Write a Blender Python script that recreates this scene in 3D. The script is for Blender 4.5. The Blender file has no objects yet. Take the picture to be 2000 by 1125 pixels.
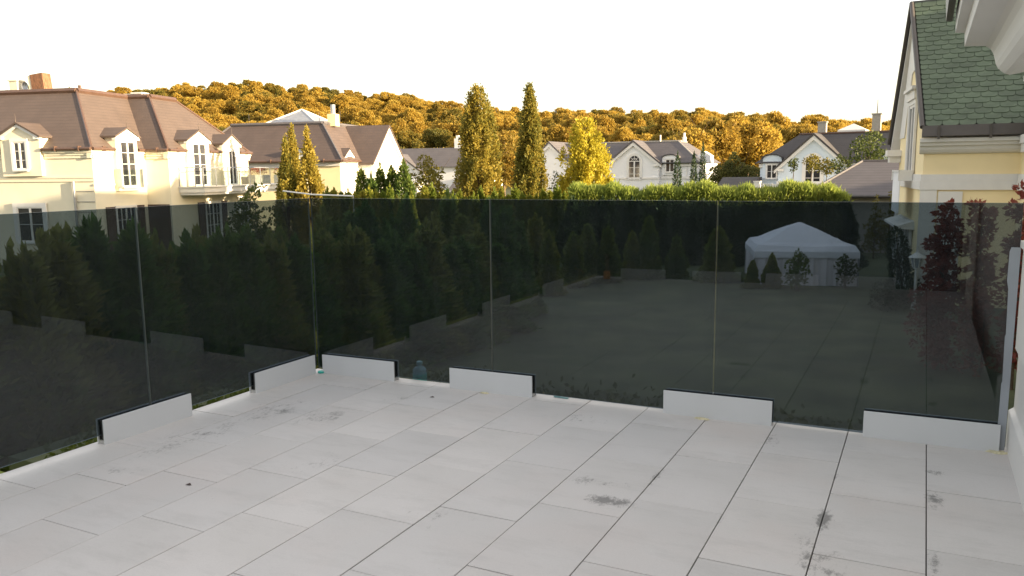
import bpy, bmesh, math, random
import numpy as np
from mathutils import Vector
rnd = random.Random(7)
R = math.radians
SC = bpy.context.scene
COL = SC.collection

# ------------------------------------------------------------------ camera, light, exposure
FPX, YAW, PITCH, ROLL = 1553.35, 0.477467, 0.146275, -0.0115695
CAM = np.array([-0.0956, 0.0, 1.693])
def cam_axes():
    cy, sy, cp, sp, cr, sr = math.cos(YAW), math.sin(YAW), math.cos(PITCH), math.sin(PITCH), math.cos(ROLL), math.sin(ROLL)
    f = np.array([-sy*cp, cy*cp, -sp]); r = np.array([cy, sy, 0.0]); u = np.cross(r, f)
    return cr*r+sr*u, -sr*r+cr*u, f
CR, CU, CF = cam_axes()
cd = bpy.data.cameras.new('camera'); cam = bpy.data.objects.new('camera', cd); COL.objects.link(cam)
cd.sensor_width = 36.0; cd.lens = 36.0*FPX/2000.0; cd.clip_end = 3000; cd.clip_start = 0.05
from mathutils import Matrix
cam.matrix_world = Matrix(((CR[0], CU[0], -CF[0], CAM[0]), (CR[1], CU[1], -CF[1], CAM[1]), (CR[2], CU[2], -CF[2], CAM[2]), (0, 0, 0, 1)))
SC.camera = cam

SUN_EL, SUN_AZ = R(9.5), R(5.0)            # azimuth measured from +X towards +Y
w = bpy.data.worlds.new('World'); SC.world = w; w.use_nodes = True
nt = w.node_tree; nt.nodes.clear()
sky = nt.nodes.new('ShaderNodeTexSky'); sky.sky_type = 'NISHITA'; sky.sun_disc = False
sky.sun_elevation = SUN_EL; sky.sun_rotation = R(90)-SUN_AZ; sky.altitude = 200; sky.air_density = 1.0; sky.dust_density = 2.5; sky.ozone_density = 0.6
bg = nt.nodes.new('ShaderNodeBackground'); bg.inputs[1].default_value = 0.15
wo = nt.nodes.new('ShaderNodeOutputWorld')
hz = nt.nodes.new('ShaderNodeMix'); hz.data_type = 'RGBA'; hz.inputs[0].default_value = .6; hz.inputs[7].default_value = (2.5, 2.2, 1.9, 1)   # thin milky overcast over the clear sky
nt.links.new(sky.outputs[0], hz.inputs[6]); nt.links.new(hz.outputs[2], bg.inputs[0]); nt.links.new(bg.outputs[0], wo.inputs[0])
sl = bpy.data.lights.new('sun', 'SUN'); so = bpy.data.objects.new('sun', sl); COL.objects.link(so)
sl.energy = 4.4; sl.angle = R(0.6); sl.color = (1.0, 0.80, 0.52)
sd = Vector((math.cos(SUN_AZ)*math.cos(SUN_EL), math.sin(SUN_AZ)*math.cos(SUN_EL), math.sin(SUN_EL)))
so.rotation_euler = sd.to_track_quat('Z', 'Y').to_euler()
vs = SC.view_settings; vs.view_transform = 'Standard'; vs.look = 'None'; vs.gamma = 1.0; vs.use_curve_mapping = False
vs.exposure = 2.0
SC.cycles.max_bounces = 8; SC.cycles.transparent_max_bounces = 16
GZ = -2.7                                    # garden level below the terrace
UW, LT, SLOPE = 0.45, 0.45*1.64, 0.01399    # tile width, tile length, fall of the terrace

# ------------------------------------------------------------------ helpers
def ray(px, py): return CR*((px-1000)/FPX) - CU*((py-562.5)/FPX) + CF
def at(px, py, D): return CAM + D*ray(px, py)
class Frame:
    def __init__(s, o, deg):
        s.o = np.array([o[0], o[1], 0.0]); t = R(deg)
        s.ex = np.array([math.cos(t), math.sin(t), 0]); s.ey = np.array([-math.sin(t), math.cos(t), 0])
    def __call__(s, p): return s.o + p[0]*s.ex + p[1]*s.ey + np.array([0, 0, p[2]])
    def n(s, v): return v[0]*s.ex + v[1]*s.ey + np.array([0, 0, v[2]])
ID = lambda p: np.array(p, float)
BASE = {}
def tag(o, label=None, cat=None, group=None, kind=None):
    for k, v in (('label', label), ('category', cat), ('group', group), ('kind', kind)):
        if v: o[k] = v
    return o
def thing(name, label, cat, loc, group=None):
    o = bpy.data.objects.new(name, None); COL.objects.link(o); o.location = loc; o.empty_display_size = .2
    BASE[o] = np.array(loc, float)
    return tag(o, label, cat, group)
class MB:
    def __init__(s, T=ID): s.v, s.f, s.m, s.T = [], [], [], T
    def poly(s, pts, mi=0):
        i = len(s.v); s.v += [s.T(p) for p in pts]; s.f.append(tuple(range(i, i+len(pts)))); s.m.append(mi); return s
    def hexa(s, p, mi=0):          # 8 points, bottom ring then top ring
        i = len(s.v); s.v += [s.T(q) for q in p]
        for q in ((0,3,2,1),(4,5,6,7),(0,1,5,4),(1,2,6,5),(2,3,7,6),(3,0,4,7)): s.f.append(tuple(i+k for k in q)); s.m.append(mi)
        return s
    def box(s, x0, x1, y0, y1, z0, z1, mi=0):
        return s.hexa([(x0,y0,z0),(x1,y0,z0),(x1,y1,z0),(x0,y1,z0),(x0,y0,z1),(x1,y0,z1),(x1,y1,z1),(x0,y1,z1)], mi)
    def prism(s, pts, vec, mi=0):
        n = len(pts); i = len(s.v); vec = np.array(vec, float)
        s.v += [s.T(p) for p in pts] + [s.T(np.array(p, float)+vec) for p in pts]
        s.f.append(tuple(range(i, i+n))); s.f.append(tuple(range(i+2*n-1, i+n-1, -1)))
        for k in range(n): s.f.append((i+k, i+n+k, i+n+(k+1) % n, i+(k+1) % n))
        s.m += [mi]*(n+2); return s
    def tube(s, a, b, r, n=8, r2=None, mi=0):
        a, b = np.array(s.T(a), float), np.array(s.T(b), float); d = b-a; L = np.linalg.norm(d)
        if L < 1e-6: return s
        d /= L; x = np.cross(d, (0, 0, 1) if abs(d[2]) < .9 else (1, 0, 0)); x /= np.linalg.norm(x); y = np.cross(d, x)
        r2 = r if r2 is None else r2; i = len(s.v)
        for c, rr in ((a, r), (b, r2)):
            for k in range(n): t = 2*math.pi*k/n; s.v.append(c+rr*(math.cos(t)*x+math.sin(t)*y))
        for k in range(n): s.f.append((i+k, i+(k+1) % n, i+n+(k+1) % n, i+n+k)); s.m.append(mi)
        s.f.append(tuple(range(i+n-1, i-1, -1))); s.f.append(tuple(range(i+n, i+2*n))); s.m += [mi]*2
        return s
    def path(s, pts, r, n=6, mi=0):
        for a, b in zip(pts, pts[1:]): s.tube(a, b, r, n, mi=mi)
        return s
    def lathe(s, c, prof, n=14, mi=0):
        i = len(s.v); c = np.array(c, float)
        for r, z in prof:
            for k in range(n): t = 2*math.pi*k/n; s.v.append(s.T(c+np.array([r*math.cos(t), r*math.sin(t), z])))
        for j in range(len(prof)-1):
            for k in range(n): s.f.append((i+j*n+k, i+j*n+(k+1) % n, i+(j+1)*n+(k+1) % n, i+(j+1)*n+k)); s.m.append(mi)
        s.f.append(tuple(range(i+n-1, i-1, -1))); e = i+(len(prof)-1)*n; s.f.append(tuple(range(e, e+n))); s.m += [mi]*2
        return s
    def build(s, name, mats, parent=None, smooth=False, bevel=0, loc=None, fix=True):
        base = BASE.get(parent, np.zeros(3)) if parent is not None else np.array(loc if loc is not None else (0, 0, 0), float)
        me = bpy.data.meshes.new(name); me.from_pydata([tuple(p-base) for p in s.v], [], s.f)
        if not isinstance(mats, (list, tuple)): mats = [mats]
        for m in mats: me.materials.append(m)
        me.polygons.foreach_set('material_index', s.m)
        if fix:
            bm = bmesh.new(); bm.from_mesh(me); bmesh.ops.recalc_face_normals(bm, faces=bm.faces)
            if bevel: bmesh.ops.bevel(bm, geom=bm.edges[:], offset=bevel, segments=1, affect='EDGES')
            bm.to_mesh(me); bm.free()
        if smooth: me.shade_smooth()
        o = bpy.data.objects.new(name, me); COL.objects.link(o)
        if parent is not None: o.parent = parent
        else: o.location = base
        BASE[o] = base
        return o
def dup(root, loc, rotz=0, scale=(1, 1, 1), label=None, group=None):
    r = root.copy(); COL.objects.link(r); r.location = loc; r.rotation_euler = (0, 0, rotz); r.scale = scale; BASE[r] = np.array(loc, float)
    if label: r['label'] = label
    if group: r['group'] = group
    for ch in root.children:
        c = ch.copy(); COL.objects.link(c); c.parent = r
        for g in ch.children:
            d = g.copy(); COL.objects.link(d); d.parent = c
    return r

# ------------------------------------------------------------------ materials
def mat(name, col, rough=.7, var=.12, scale=3.0, col2=None, bump=0, bscale=40, metal=0, spec=.5, coords='Object', stretch=(1, 1, 1)):
    m = bpy.data.materials.new(name); m.use_nodes = True; n = m.node_tree.nodes; l = m.node_tree.links
    b = n['Principled BSDF']; b.inputs['Roughness'].default_value = rough; b.inputs['Metallic'].default_value = metal
    b.inputs['Specular IOR Level'].default_value = spec
    tc = n.new('ShaderNodeTexCoord'); mp = n.new('ShaderNodeMapping'); mp.inputs['Scale'].default_value = stretch; l.new(tc.outputs[coords], mp.inputs[0])
    nz = n.new('ShaderNodeTexNoise'); nz.inputs['Scale'].default_value = scale; nz.inputs['Detail'].default_value = 6; l.new(mp.outputs[0], nz.inputs['Vector'])
    cr = n.new('ShaderNodeValToRGB'); cr.color_ramp.elements[0].position = .3; cr.color_ramp.elements[1].position = .7
    c2 = col2 or tuple(min(1, c*(1+var)) for c in col)
    cr.color_ramp.elements[0].color = (*[c*(1-var) for c in col], 1); cr.color_ramp.elements[1].color = (*c2, 1)
    l.new(nz.outputs['Fac'], cr.inputs[0]); l.new(cr.outputs[0], b.inputs['Base Color'])
    if bump:
        n2 = n.new('ShaderNodeTexNoise'); n2.inputs['Scale'].default_value = bscale; n2.inputs['Detail'].default_value = 4; l.new(mp.outputs[0], n2.inputs['Vector'])
        bp = n.new('ShaderNodeBump'); bp.inputs['Strength'].default_value = bump; bp.inputs['Distance'].default_value = .02
        l.new(n2.outputs['Fac'], bp.inputs['Height']); l.new(bp.outputs[0], b.inputs['Normal'])
    return m
def leafmat(name, cols, trans=.35, scale=.5, rough=.6, tree=.35):
    """leaves: colour from a ramp driven by leaf, clump and tree, part of the light passing through"""
    m = bpy.data.materials.new(name); m.use_nodes = True; n = m.node_tree.nodes; l = m.node_tree.links; n.remove(n['Principled BSDF'])
    geo = n.new('ShaderNodeNewGeometry'); oi = n.new('ShaderNodeObjectInfo'); tc = n.new('ShaderNodeTexCoord')
    nz = n.new('ShaderNodeTexNoise'); nz.inputs['Scale'].default_value = scale; nz.inputs['Detail'].default_value = 3; l.new(tc.outputs['Object'], nz.inputs['Vector'])
    def math_(op, a, b):
        q = n.new('ShaderNodeMath'); q.operation = op
        for i, x in enumerate((a, b)):
            if isinstance(x, (int, float)): q.inputs[i].default_value = x
            else: l.new(x, q.inputs[i])
        return q.outputs[0]
    f = math_('ADD', math_('MULTIPLY', geo.outputs['Random Per Island'], .35), math_('ADD', math_('MULTIPLY', oi.outputs['Random'], tree), math_('MULTIPLY', math_('SUBTRACT', nz.outputs['Fac'], .35), 1.0)))
    cr = n.new('ShaderNodeValToRGB'); e = cr.color_ramp.elements
    while len(e) < len(cols): e.new(.5)
    for i, c in enumerate(cols): e[i].position = .08+.8*i/(len(cols)-1); e[i].color = (*c, 1)
    l.new(f, cr.inputs[0])
    d = n.new('ShaderNodeBsdfPrincipled'); d.inputs['Roughness'].default_value = rough; d.inputs['Specular IOR Level'].default_value = .25; t = n.new('ShaderNodeBsdfTranslucent'); mx = n.new('ShaderNodeMixShader'); mx.inputs[0].default_value = trans
    l.new(cr.outputs[0], d.inputs['Base Color']); l.new(cr.outputs[0], t.inputs[0]); l.new(d.outputs[0], mx.inputs[1]); l.new(t.outputs[0], mx.inputs[2])
    l.new(mx.outputs[0], n['Material Output'].inputs[0])
    return m
def glassmat():
    m = bpy.data.materials.new('tinted_glass'); m.use_nodes = True; n = m.node_tree.nodes; l = m.node_tree.links; n.remove(n['Principled BSDF'])
    t = n.new('ShaderNodeBsdfTransparent'); g = n.new('ShaderNodeBsdfGlossy'); g.inputs['Roughness'].default_value = .004
    geo = n.new('ShaderNodeNewGeometry'); nz = n.new('ShaderNodeTexNoise'); nz.inputs['Scale'].default_value = 5; nz.inputs['Detail'].default_value = 8; l.new(geo.outputs['Position'], nz.inputs['Vector'])
    cr = n.new('ShaderNodeValToRGB'); cr.color_ramp.elements[0].color = (.405, .465, .505, 1); cr.color_ramp.elements[1].color = (.43, .485, .525, 1); l.new(nz.outputs['Fac'], cr.inputs[0]); l.new(cr.outputs[0], t.inputs[0])
    dt = n.new('ShaderNodeVectorMath'); dt.operation = 'DOT_PRODUCT'; l.new(geo.outputs['Incoming'], dt.inputs[0]); l.new(geo.outputs['Normal'], dt.inputs[1])
    def mm(op, a, b):
        q = n.new('ShaderNodeMath'); q.operation = op
        for i, x in enumerate((a, b)):
            if isinstance(x, (int, float)): q.inputs[i].default_value = x
            else: l.new(x, q.inputs[i])
        return q.outputs[0]
    fr_ = mm('ADD', mm('MULTIPLY', mm('POWER', mm('SUBTRACT', 1.0, mm('ABSOLUTE', dt.outputs['Value'], 0)), 5.0), .94), .055)   # the ray is not bent in the thin pane: same mirror share from both sides
    mx = n.new('ShaderNodeMixShader')
    dd = n.new('ShaderNodeBsdfDiffuse'); dd.inputs[0].default_value = (.40, .48, .50, 1); m2 = n.new('ShaderNodeMixShader')   # a thin film of dust
    r2 = n.new('ShaderNodeMapRange'); r2.inputs[1].default_value = .35; r2.inputs[2].default_value = .75; r2.inputs[3].default_value = .008; r2.inputs[4].default_value = .026
    ms = n.new('ShaderNodeMapping'); ms.inputs['Scale'].default_value = (9, 9, .7); l.new(geo.outputs['Position'], ms.inputs[0]); nd = n.new('ShaderNodeTexNoise'); nd.inputs['Scale'].default_value = 2.2; nd.inputs['Detail'].default_value = 7; l.new(ms.outputs[0], nd.inputs['Vector'])
    sm_ = n.new('ShaderNodeMath'); sm_.operation = 'MULTIPLY_ADD'; sm_.inputs[1].default_value = .5; l.new(nd.outputs['Fac'], sm_.inputs[0]); hf = n.new('ShaderNodeMath'); hf.operation = 'MULTIPLY'; hf.inputs[1].default_value = .5; l.new(nz.outputs['Fac'], hf.inputs[0]); l.new(hf.outputs[0], sm_.inputs[2]); l.new(sm_.outputs[0], r2.inputs[0])
    l.new(fr_, mx.inputs[0]); l.new(t.outputs[0], mx.inputs[1]); l.new(g.outputs[0], mx.inputs[2])
    l.new(r2.outputs[0], m2.inputs[0]); l.new(mx.outputs[0], m2.inputs[1]); l.new(dd.outputs[0], m2.inputs[2])
    l.new(m2.outputs[0], n['Material Output'].inputs[0])
    return m
def tilemat(spots):
    """pale porcelain-stone slab, faint veins and scuffs; dirt patches with a shape of their own at the given places"""
    m = mat('terrace_tile', (.61, .592, .57), .55, .05, 1.3, col2=(.66, .64, .625), bump=.05, bscale=60, coords='Object')
    n = m.node_tree.nodes; l = m.node_tree.links; b = n['Principled BSDF']
    geo = n.new('ShaderNodeNewGeometry'); pos = geo.outputs['Position']; oi = n.new('ShaderNodeObjectInfo')
    def N(sc, det, st, rough=.6):
        mp = n.new('ShaderNodeMapping'); mp.inputs['Scale'].default_value = st; l.new(pos, mp.inputs[0])
        q = n.new('ShaderNodeTexNoise'); q.inputs['Scale'].default_value = sc; q.inputs['Detail'].default_value = det; q.inputs['Roughness'].default_value = rough; l.new(mp.outputs[0], q.inputs['Vector']); return q.outputs['Fac']
    def rng(x, a, b_, c, d):
        q = n.new('ShaderNodeMapRange'); q.inputs[1].default_value = a; q.inputs[2].default_value = b_; q.inputs[3].default_value = c; q.inputs[4].default_value = d; l.new(x, q.inputs[0]); return q.outputs[0]
    def M(op, a, c):
        q = n.new('ShaderNodeMath'); q.operation = op
        for i, x in enumerate((a, c)):
            if isinstance(x, (int, float)): q.inputs[i].default_value = x
            else: l.new(x, q.inputs[i])
        return q.outputs[0]
    def mix(fac, a, colr, blend='MIX'):
        q = n.new('ShaderNodeMix'); q.data_type = 'RGBA'; q.blend_type = blend; l.new(fac, q.inputs[0]); l.new(a, q.inputs[6]); q.inputs[7].default_value = (*colr, 1); return q.outputs[2]
    c = b.inputs['Base Color'].links[0].from_socket
    c = mix(rng(N(1.1, 3, (1, 1, 1)), .48, .72, 0, .5), c, (.63, .56, .525))           # pinkish clouds
    c = mix(rng(oi.outputs['Random'], 0, 1, 0, .4), c, (.50, .50, .505))              # slab to slab
    c = mix(rng(N(9, 8, (.35, 1.6, 1), .75), .62, .75, 0, .3), c, (.36, .355, .35))      # scuffs along the slab
    c = mix(rng(N(3.2, 9, (.5, 1.8, 1), .78), .50, .72, 0, .5), c, (.44, .43, .415))      # worn greyish patches
    c = mix(rng(N(130, 2, (1, 1, 1)), .4, .75, 0, .16), c, (.40, .39, .38))       # fine grain
    c = mix(rng(N(70, 3, (1, 1, 1)), .70, .78, 0, .5), c, (.30, .29, .28))             # specks
    tot = None
    for (x, y, rx, ry, k) in spots:
        mp = n.new('ShaderNodeMapping'); mp.vector_type = 'TEXTURE'; mp.inputs['Location'].default_value = (x, y, 0); mp.inputs['Scale'].default_value = (rx, ry, 9); l.new(pos, mp.inputs[0])
        g = n.new('ShaderNodeTexGradient'); g.gradient_type = 'SPHERICAL'; l.new(mp.outputs[0], g.inputs[0])
        v = M('MULTIPLY', g.outputs['Fac'], k*1.15); tot = v if tot is None else M('MAXIMUM', tot, v)
    blot = N(46, 9, (1, .55, 1), .85); tot = M('MULTIPLY', tot, rng(N(7, 5, (1, .6, 1), .7), .36, .6, .25, 1.15))
    fac = rng(M('ADD', M('MULTIPLY', tot, .42), M('MULTIPLY', blot, .9)), .66, .82, 0, .68)
    fac = M('MULTIPLY', fac, rng(tot, 0, .12, 0, 1))
    c = mix(fac, c, (.085, .082, .078))
    l.new(c, b.inputs['Base Color'])
    return m
SPOTS = [(-1.467, 3.74, .26, .13, .95), (-1.60, 3.95, .4, .16, .66), (-.455, 3.95, .09, .34, .95), (-.40, 3.46, .18, .30, 1.0), (-.50, 3.7, .16, .3, .6), (.04, 4.44, .09, .25, .95), (.04, 4.85, .09, .12, .8), (.03, 3.6, .06, .7, .7),
         (-.87, 5.05, .10, .3, .85), (-2.15, 5.0, .45, .3, .58), (-2.9, 5.2, .2, .15, .6), (-4.3, 4.3, .5, .7, .66), (-4.4, 3.6, .45, .9, .62), (-3.9, 4.3, .5, .45, .66), (-.45, 4.5, .04, .5, .6), (-1.35, 4.2, .05, .9, .7), (-.9, 4.0, .04, 1.0, .6), (-4.3, 3.0, .3, .2, .66), (-3.6, 4.9, .6, .3, .55), (-3.3, 3.5, .5, .5, .5), (-2.2, 3.2, .5, .4, .48)]
M_ = {}
M_['tile'] = tilemat(SPOTS)
M_['grout'] = mat('grout', (.06, .057, .052), .9, .35, 9)
M_['coping'] = mat('coping_stone', (.66, .645, .61), .6, .06, 4, bump=.1)
M_['alu'] = mat('satin_aluminium', (.64, .66, .675), .42, .03, 2, spec=.5)
M_['alu_edge'] = mat('aluminium_channel', (.42, .42, .42), .4, .1, 8, metal=.4)
M_['rubber'] = mat('black_gasket', (.012, .012, .013), .6, .2, 8)
M_['glass'] = glassmat()
M_['gedge'] = mat('ground_glass_edge', (.16, .18, .17), .35, .15, 12)
M_['foam'] = mat('dried_foam', (.60, .56, .38), .8, .2, 40, bump=.5)
M_['film'] = mat('pale_grey_blue', (.32, .35, .39), .4, .08, 3)
M_['grass'] = mat('lawn', (.060, .085, .035), .95, .45, .8, col2=(.10, .115, .05), bump=.6, bscale=20)
M_['freshgrass'] = mat('fresh_grass', (.13, .20, .025), .95, .4, 3, col2=(.24, .28, .04), bump=.6, bscale=30)
M_['terrain'] = mat('woodland_floor', (.05, .06, .02), .95, .4, .1)
M_['render'] = mat('white_render', (.72, .70, .66), .85, .03, 1.5, bump=.05, bscale=90)
M_['white'] = mat('white_paint', (.72, .70, .67), .5, .03, 4)
M_['cream'] = mat('cream_render', (.72, .665, .52), .88, .04, 1.2, bump=.05, bscale=90)
M_['yellow'] = mat('yellow_render', (.88, .73, .44), .88, .04, 1.2, bump=.06, bscale=90)
M_['pale_blue'] = mat('pale_blue_render', (.62, .70, .78), .88, .03, 1, bump=.05, bscale=90)
M_['palewall'] = mat('grey_white_render', (.77, .77, .78), .88, .03, 1, bump=.05, bscale=90)
M_['pane'] = mat('window_pane', (.035, .035, .04), .06, .3, 1.5, spec=.8)
M_['brownwood'] = mat('brown_shutter', (.07, .045, .035), .6, .2, 8)
M_['gutter'] = mat('brown_gutter', (.10, .058, .042), .4, .12, 3)
M_['verge'] = mat('brown_grey_metal', (.070, .060, .052), .45, .12, 3)
M_['darkmetal'] = mat('dark_metal', (.045, .043, .042), .4, .2, 6)
M_['zinc'] = mat('zinc', (.35, .36, .38), .35, .15, 3, metal=.5)
M_['shingle'] = mat('green_shingle', (.078, .112, .068), .6, .16, 2.0, col2=(.110, .145, .090), bump=.15, bscale=60)
def vary(m, amt):
    n = m.node_tree.nodes; l = m.node_tree.links; b = n['Principled BSDF']; oi = n.new('ShaderNodeObjectInfo'); mr = n.new('ShaderNodeMapRange'); mr.inputs[3].default_value = 1-amt; mr.inputs[4].default_value = 1+amt; l.new(oi.outputs['Random'], mr.inputs[0])
    geo = n.new('ShaderNodeNewGeometry'); nz = n.new('ShaderNodeTexNoise'); nz.inputs['Scale'].default_value = 1.4; nz.inputs['Detail'].default_value = 7; l.new(geo.outputs['Position'], nz.inputs['Vector']); m2 = n.new('ShaderNodeMapRange'); m2.inputs[1].default_value = .3; m2.inputs[2].default_value = .7; m2.inputs[3].default_value = .78; m2.inputs[4].default_value = 1.2; l.new(nz.outputs['Fac'], m2.inputs[0])
    mu = n.new('ShaderNodeMath'); mu.operation = 'MULTIPLY'; l.new(mr.outputs[0], mu.inputs[0]); l.new(m2.outputs[0], mu.inputs[1])
    sc = n.new('ShaderNodeVectorMath'); sc.operation = 'SCALE'; l.new(b.inputs['Base Color'].links[0].from_socket, sc.inputs[0]); l.new(mu.outputs[0], sc.inputs['Scale']); l.new(sc.outputs[0], b.inputs['Base Color'])
vary(M_['shingle'], .14)
M_['roofboard'] = mat('roof_underlay', (.03, .035, .03), .9)
M_['bark'] = mat('bark', (.09, .065, .045), .9, .35, 14, bump=.6, bscale=18)
M_['trunkwarm'] = mat('pale_bark', (.16, .11, .075), .9, .3, 10, bump=.5, bscale=12)
M_['canvas'] = mat('white_canvas', (.84, .82, .90), .8, .04, 1.5)
M_['canvas2'] = mat('lilac_canvas', (.80, .73, .78), .8, .06, 1.2)
M_['pot'] = mat('grey_planter', (.32, .30, .27), .7, .1, 5)
M_['brick'] = mat('brown_boards', (.20, .095, .05), .8, .5, 22, stretch=(1, 1, .3))
M_['teal'] = mat('teal_plastic', (.03, .42, .36), .4, .1, 6)
M_['tealpale'] = mat('pale_teal_plastic', (.25, .48, .50), .4, .1, 6)
M_['orange'] = mat('orange_sunlit', (.90, .36, .08), .5, .1, 6)
M_['water'] = None
def roofmat(name, col, course=.28, var=.14, rough=.65, mortar=.35):
    """course lines: the tiles are too far off to tell apart"""
    m = mat(name, col, rough, var, 1.2)
    n = m.node_tree.nodes; l = m.node_tree.links; b = n['Principled BSDF']
    geo = n.new('ShaderNodeNewGeometry'); sp = n.new('ShaderNodeSeparateXYZ'); l.new(geo.outputs['Position'], sp.inputs[0])
    q = n.new('ShaderNodeMath'); q.operation = 'MULTIPLY'; q.inputs[1].default_value = 1/course; l.new(sp.outputs[2], q.inputs[0])
    f = n.new('ShaderNodeMath'); f.operation = 'FRACT'; l.new(q.outputs[0], f.inputs[0])
    r = n.new('ShaderNodeMapRange'); r.inputs[1].default_value = 0; r.inputs[2].default_value = .22; r.inputs[3].default_value = 1; r.inputs[4].default_value = 0; l.new(f.outputs[0], r.inputs[0])
    x = n.new('ShaderNodeMix'); x.data_type = 'RGBA'; x.inputs[7].default_value = (*[c*mortar for c in col], 1)
    l.new(r.outputs[0], x.inputs[0]); l.new(b.inputs['Base Color'].links[0].from_socket, x.inputs[6]); l.new(x.outputs[2], b.inputs['Base Color'])
    bp = n.new('ShaderNodeBump'); bp.inputs['Strength'].default_value = .6; bp.inputs['Distance'].default_value = .03; l.new(f.outputs[0], bp.inputs['Height']); l.new(bp.outputs[0], b.inputs['Normal'])
    return m
M_['roof_brown'] = roofmat('brown_roof', (.098, .070, .058), .17, .10, mortar=.72)
M_['roof_brown2'] = roofmat('dark_brown_roof', (.092, .066, .057), .22, .1, mortar=.7)
M_['roof_grey'] = roofmat('grey_roof', (.105, .095, .10), .25, .12, mortar=.7)
M_['roof_dark'] = roofmat('charcoal_roof', (.060, .055, .056), .25, .12, mortar=.7)
M_['roof_slate'] = roofmat('slate_roof', (.10, .09, .095), .135, .10, mortar=.5)
L_ = {}
L_['thuja'] = leafmat('thuja_leaves', [(.05, .11, .03), (.10, .18, .042), (.17, .24, .055), (.28, .27, .07)], .45, .8, tree=.8)
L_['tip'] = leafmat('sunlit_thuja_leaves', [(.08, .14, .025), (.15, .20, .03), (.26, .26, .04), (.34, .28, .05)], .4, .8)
L_['cone'] = leafmat('dense_thuja_leaves', [(.05, .09, .02), (.09, .14, .028), (.17, .19, .035)], .25, .8)
L_['hedge'] = leafmat('hedge_leaves', [(.17, .23, .05), (.30, .35, .07), (.43, .43, .10)], .5, .9)
L_['forest'] = leafmat('autumn_wood_leaves', [(.12, .12, .032), (.21, .175, .036), (.31, .208, .038), (.39, .255, .043), (.45, .315, .058)], .55, .12, tree=.75)
L_['hornbeam'] = leafmat('hornbeam_leaves', [(.12, .14, .035), (.22, .20, .04), (.36, .27, .045), (.46, .36, .06)], .5, .6)
L_['yellow'] = leafmat('yellow_leaves', [(.27, .25, .03), (.42, .36, .035), (.54, .45, .05)], .45, .7)
L_['green'] = leafmat('green_leaves', [(.045, .065, .02), (.075, .10, .025), (.12, .135, .03)], .35, .7)
L_['olive'] = leafmat('olive_leaves', [(.10, .105, .02), (.17, .15, .025), (.25, .20, .03)], .4, .7)
L_['darkolive'] = leafmat('dark_olive_leaves', [(.07, .085, .03), (.13, .135, .04), (.22, .185, .045)], .45, .6)
L_['red'] = leafmat('red_leaves', [(.15, .035, .03), (.25, .065, .045), (.36, .13, .075)], .35, 1.0)
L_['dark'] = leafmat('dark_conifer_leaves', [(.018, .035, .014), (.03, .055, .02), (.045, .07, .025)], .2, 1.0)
L_['cover'] = leafmat('ground_cover_leaves', [(.04, .06, .012), (.09, .12, .02), (.17, .17, .03)], .35, 3)

# ------------------------------------------------------------------ foliage meshes
def leaves(name, P, D, size, aspect, mt, seed=0, flat=.6, fold=.0):
    """one rhombic leaf per point P, long axis along D, as a single mesh"""
    g = np.random.default_rng(seed); n = len(P); P = np.asarray(P, float); D = np.asarray(D, float)
    D = D/np.maximum(np.linalg.norm(D, axis=1, keepdims=True), 1e-6)
    q = g.normal(size=(n, 3)); q -= (q*D).sum(1, keepdims=True)*D; q /= np.maximum(np.linalg.norm(q, axis=1, keepdims=True), 1e-6)
    s = (np.asarray(size)*g.uniform(.6, 1.35, n))[:, None]
    V = np.stack([P, P+D*s*.45+q*s*aspect*.5, P+D*s, P+D*s*.45-q*s*aspect*.5], 1).reshape(-1, 3)
    me = bpy.data.meshes.new(name); me.vertices.add(4*n); me.vertices.foreach_set('co', V.ravel().astype(np.float32))
    me.loops.add(4*n); me.loops.foreach_set('vertex_index', np.arange(4*n, dtype=np.int32))
    me.polygons.add(n); me.polygons.foreach_set('loop_start', np.arange(0, 4*n, 4, dtype=np.int32))
    me.materials.append(mt); me.update(); me.validate()
    return me
def addmesh(name, me, parent=None, loc=(0, 0, 0)):
    o = bpy.data.objects.new(name, me); COL.objects.link(o)
    if parent is not None: o.parent = parent
    o.location = loc
    return o
def conifer_pts(h, rad, n, seed, power=.8, shoots=4, base=0.0):
    g = np.random.default_rng(seed); t = g.beta(1.0, 1.5, n); z = base+(h-base)*t
    lob = 1+.16*np.sin(3*g.uniform(0, 6.28)+t*9)
    a = g.uniform(0, 6.28, n); bump = 1+.14*np.sin(a*5+seed)+.10*np.sin(a*3+t*17+seed*2)+.10*np.sin(t*31+a*2)
    r = rad*(np.power(1-t, power)*.96+.03)*np.sqrt(g.uniform(.45, 1, n))*bump*lob
    P = np.stack([r*np.cos(a), r*np.sin(a), z], 1)
    D = np.stack([np.cos(a)*.75, np.sin(a)*.75, np.full(n, .9)], 1)+g.normal(size=(n, 3))*.35
    ex, ed = [], []
    for k in range(shoots):                                    # bare leaders standing out of the top
        a0 = g.uniform(0, 6.28); rr = rad*.35*g.uniform(0, 1) if k else 0; z0 = h*(1-.25*g.uniform(.3, 1)) if k else h*.93; hh = h*g.uniform(.06, .16)
        for q in np.linspace(0, 1, 26):
            for sgn in (-1, 1):
                b = a0+sgn*1.4+g.normal()*.5; w_ = .9*(1-q)+.12
                ex.append((rr*math.cos(a0), rr*math.sin(a0), z0+hh*q)); ed.append((math.cos(b)*w_, math.sin(b)*w_, .9))
    return np.concatenate([P, np.array(ex)]), np.concatenate([D, np.array(ed)])
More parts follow.
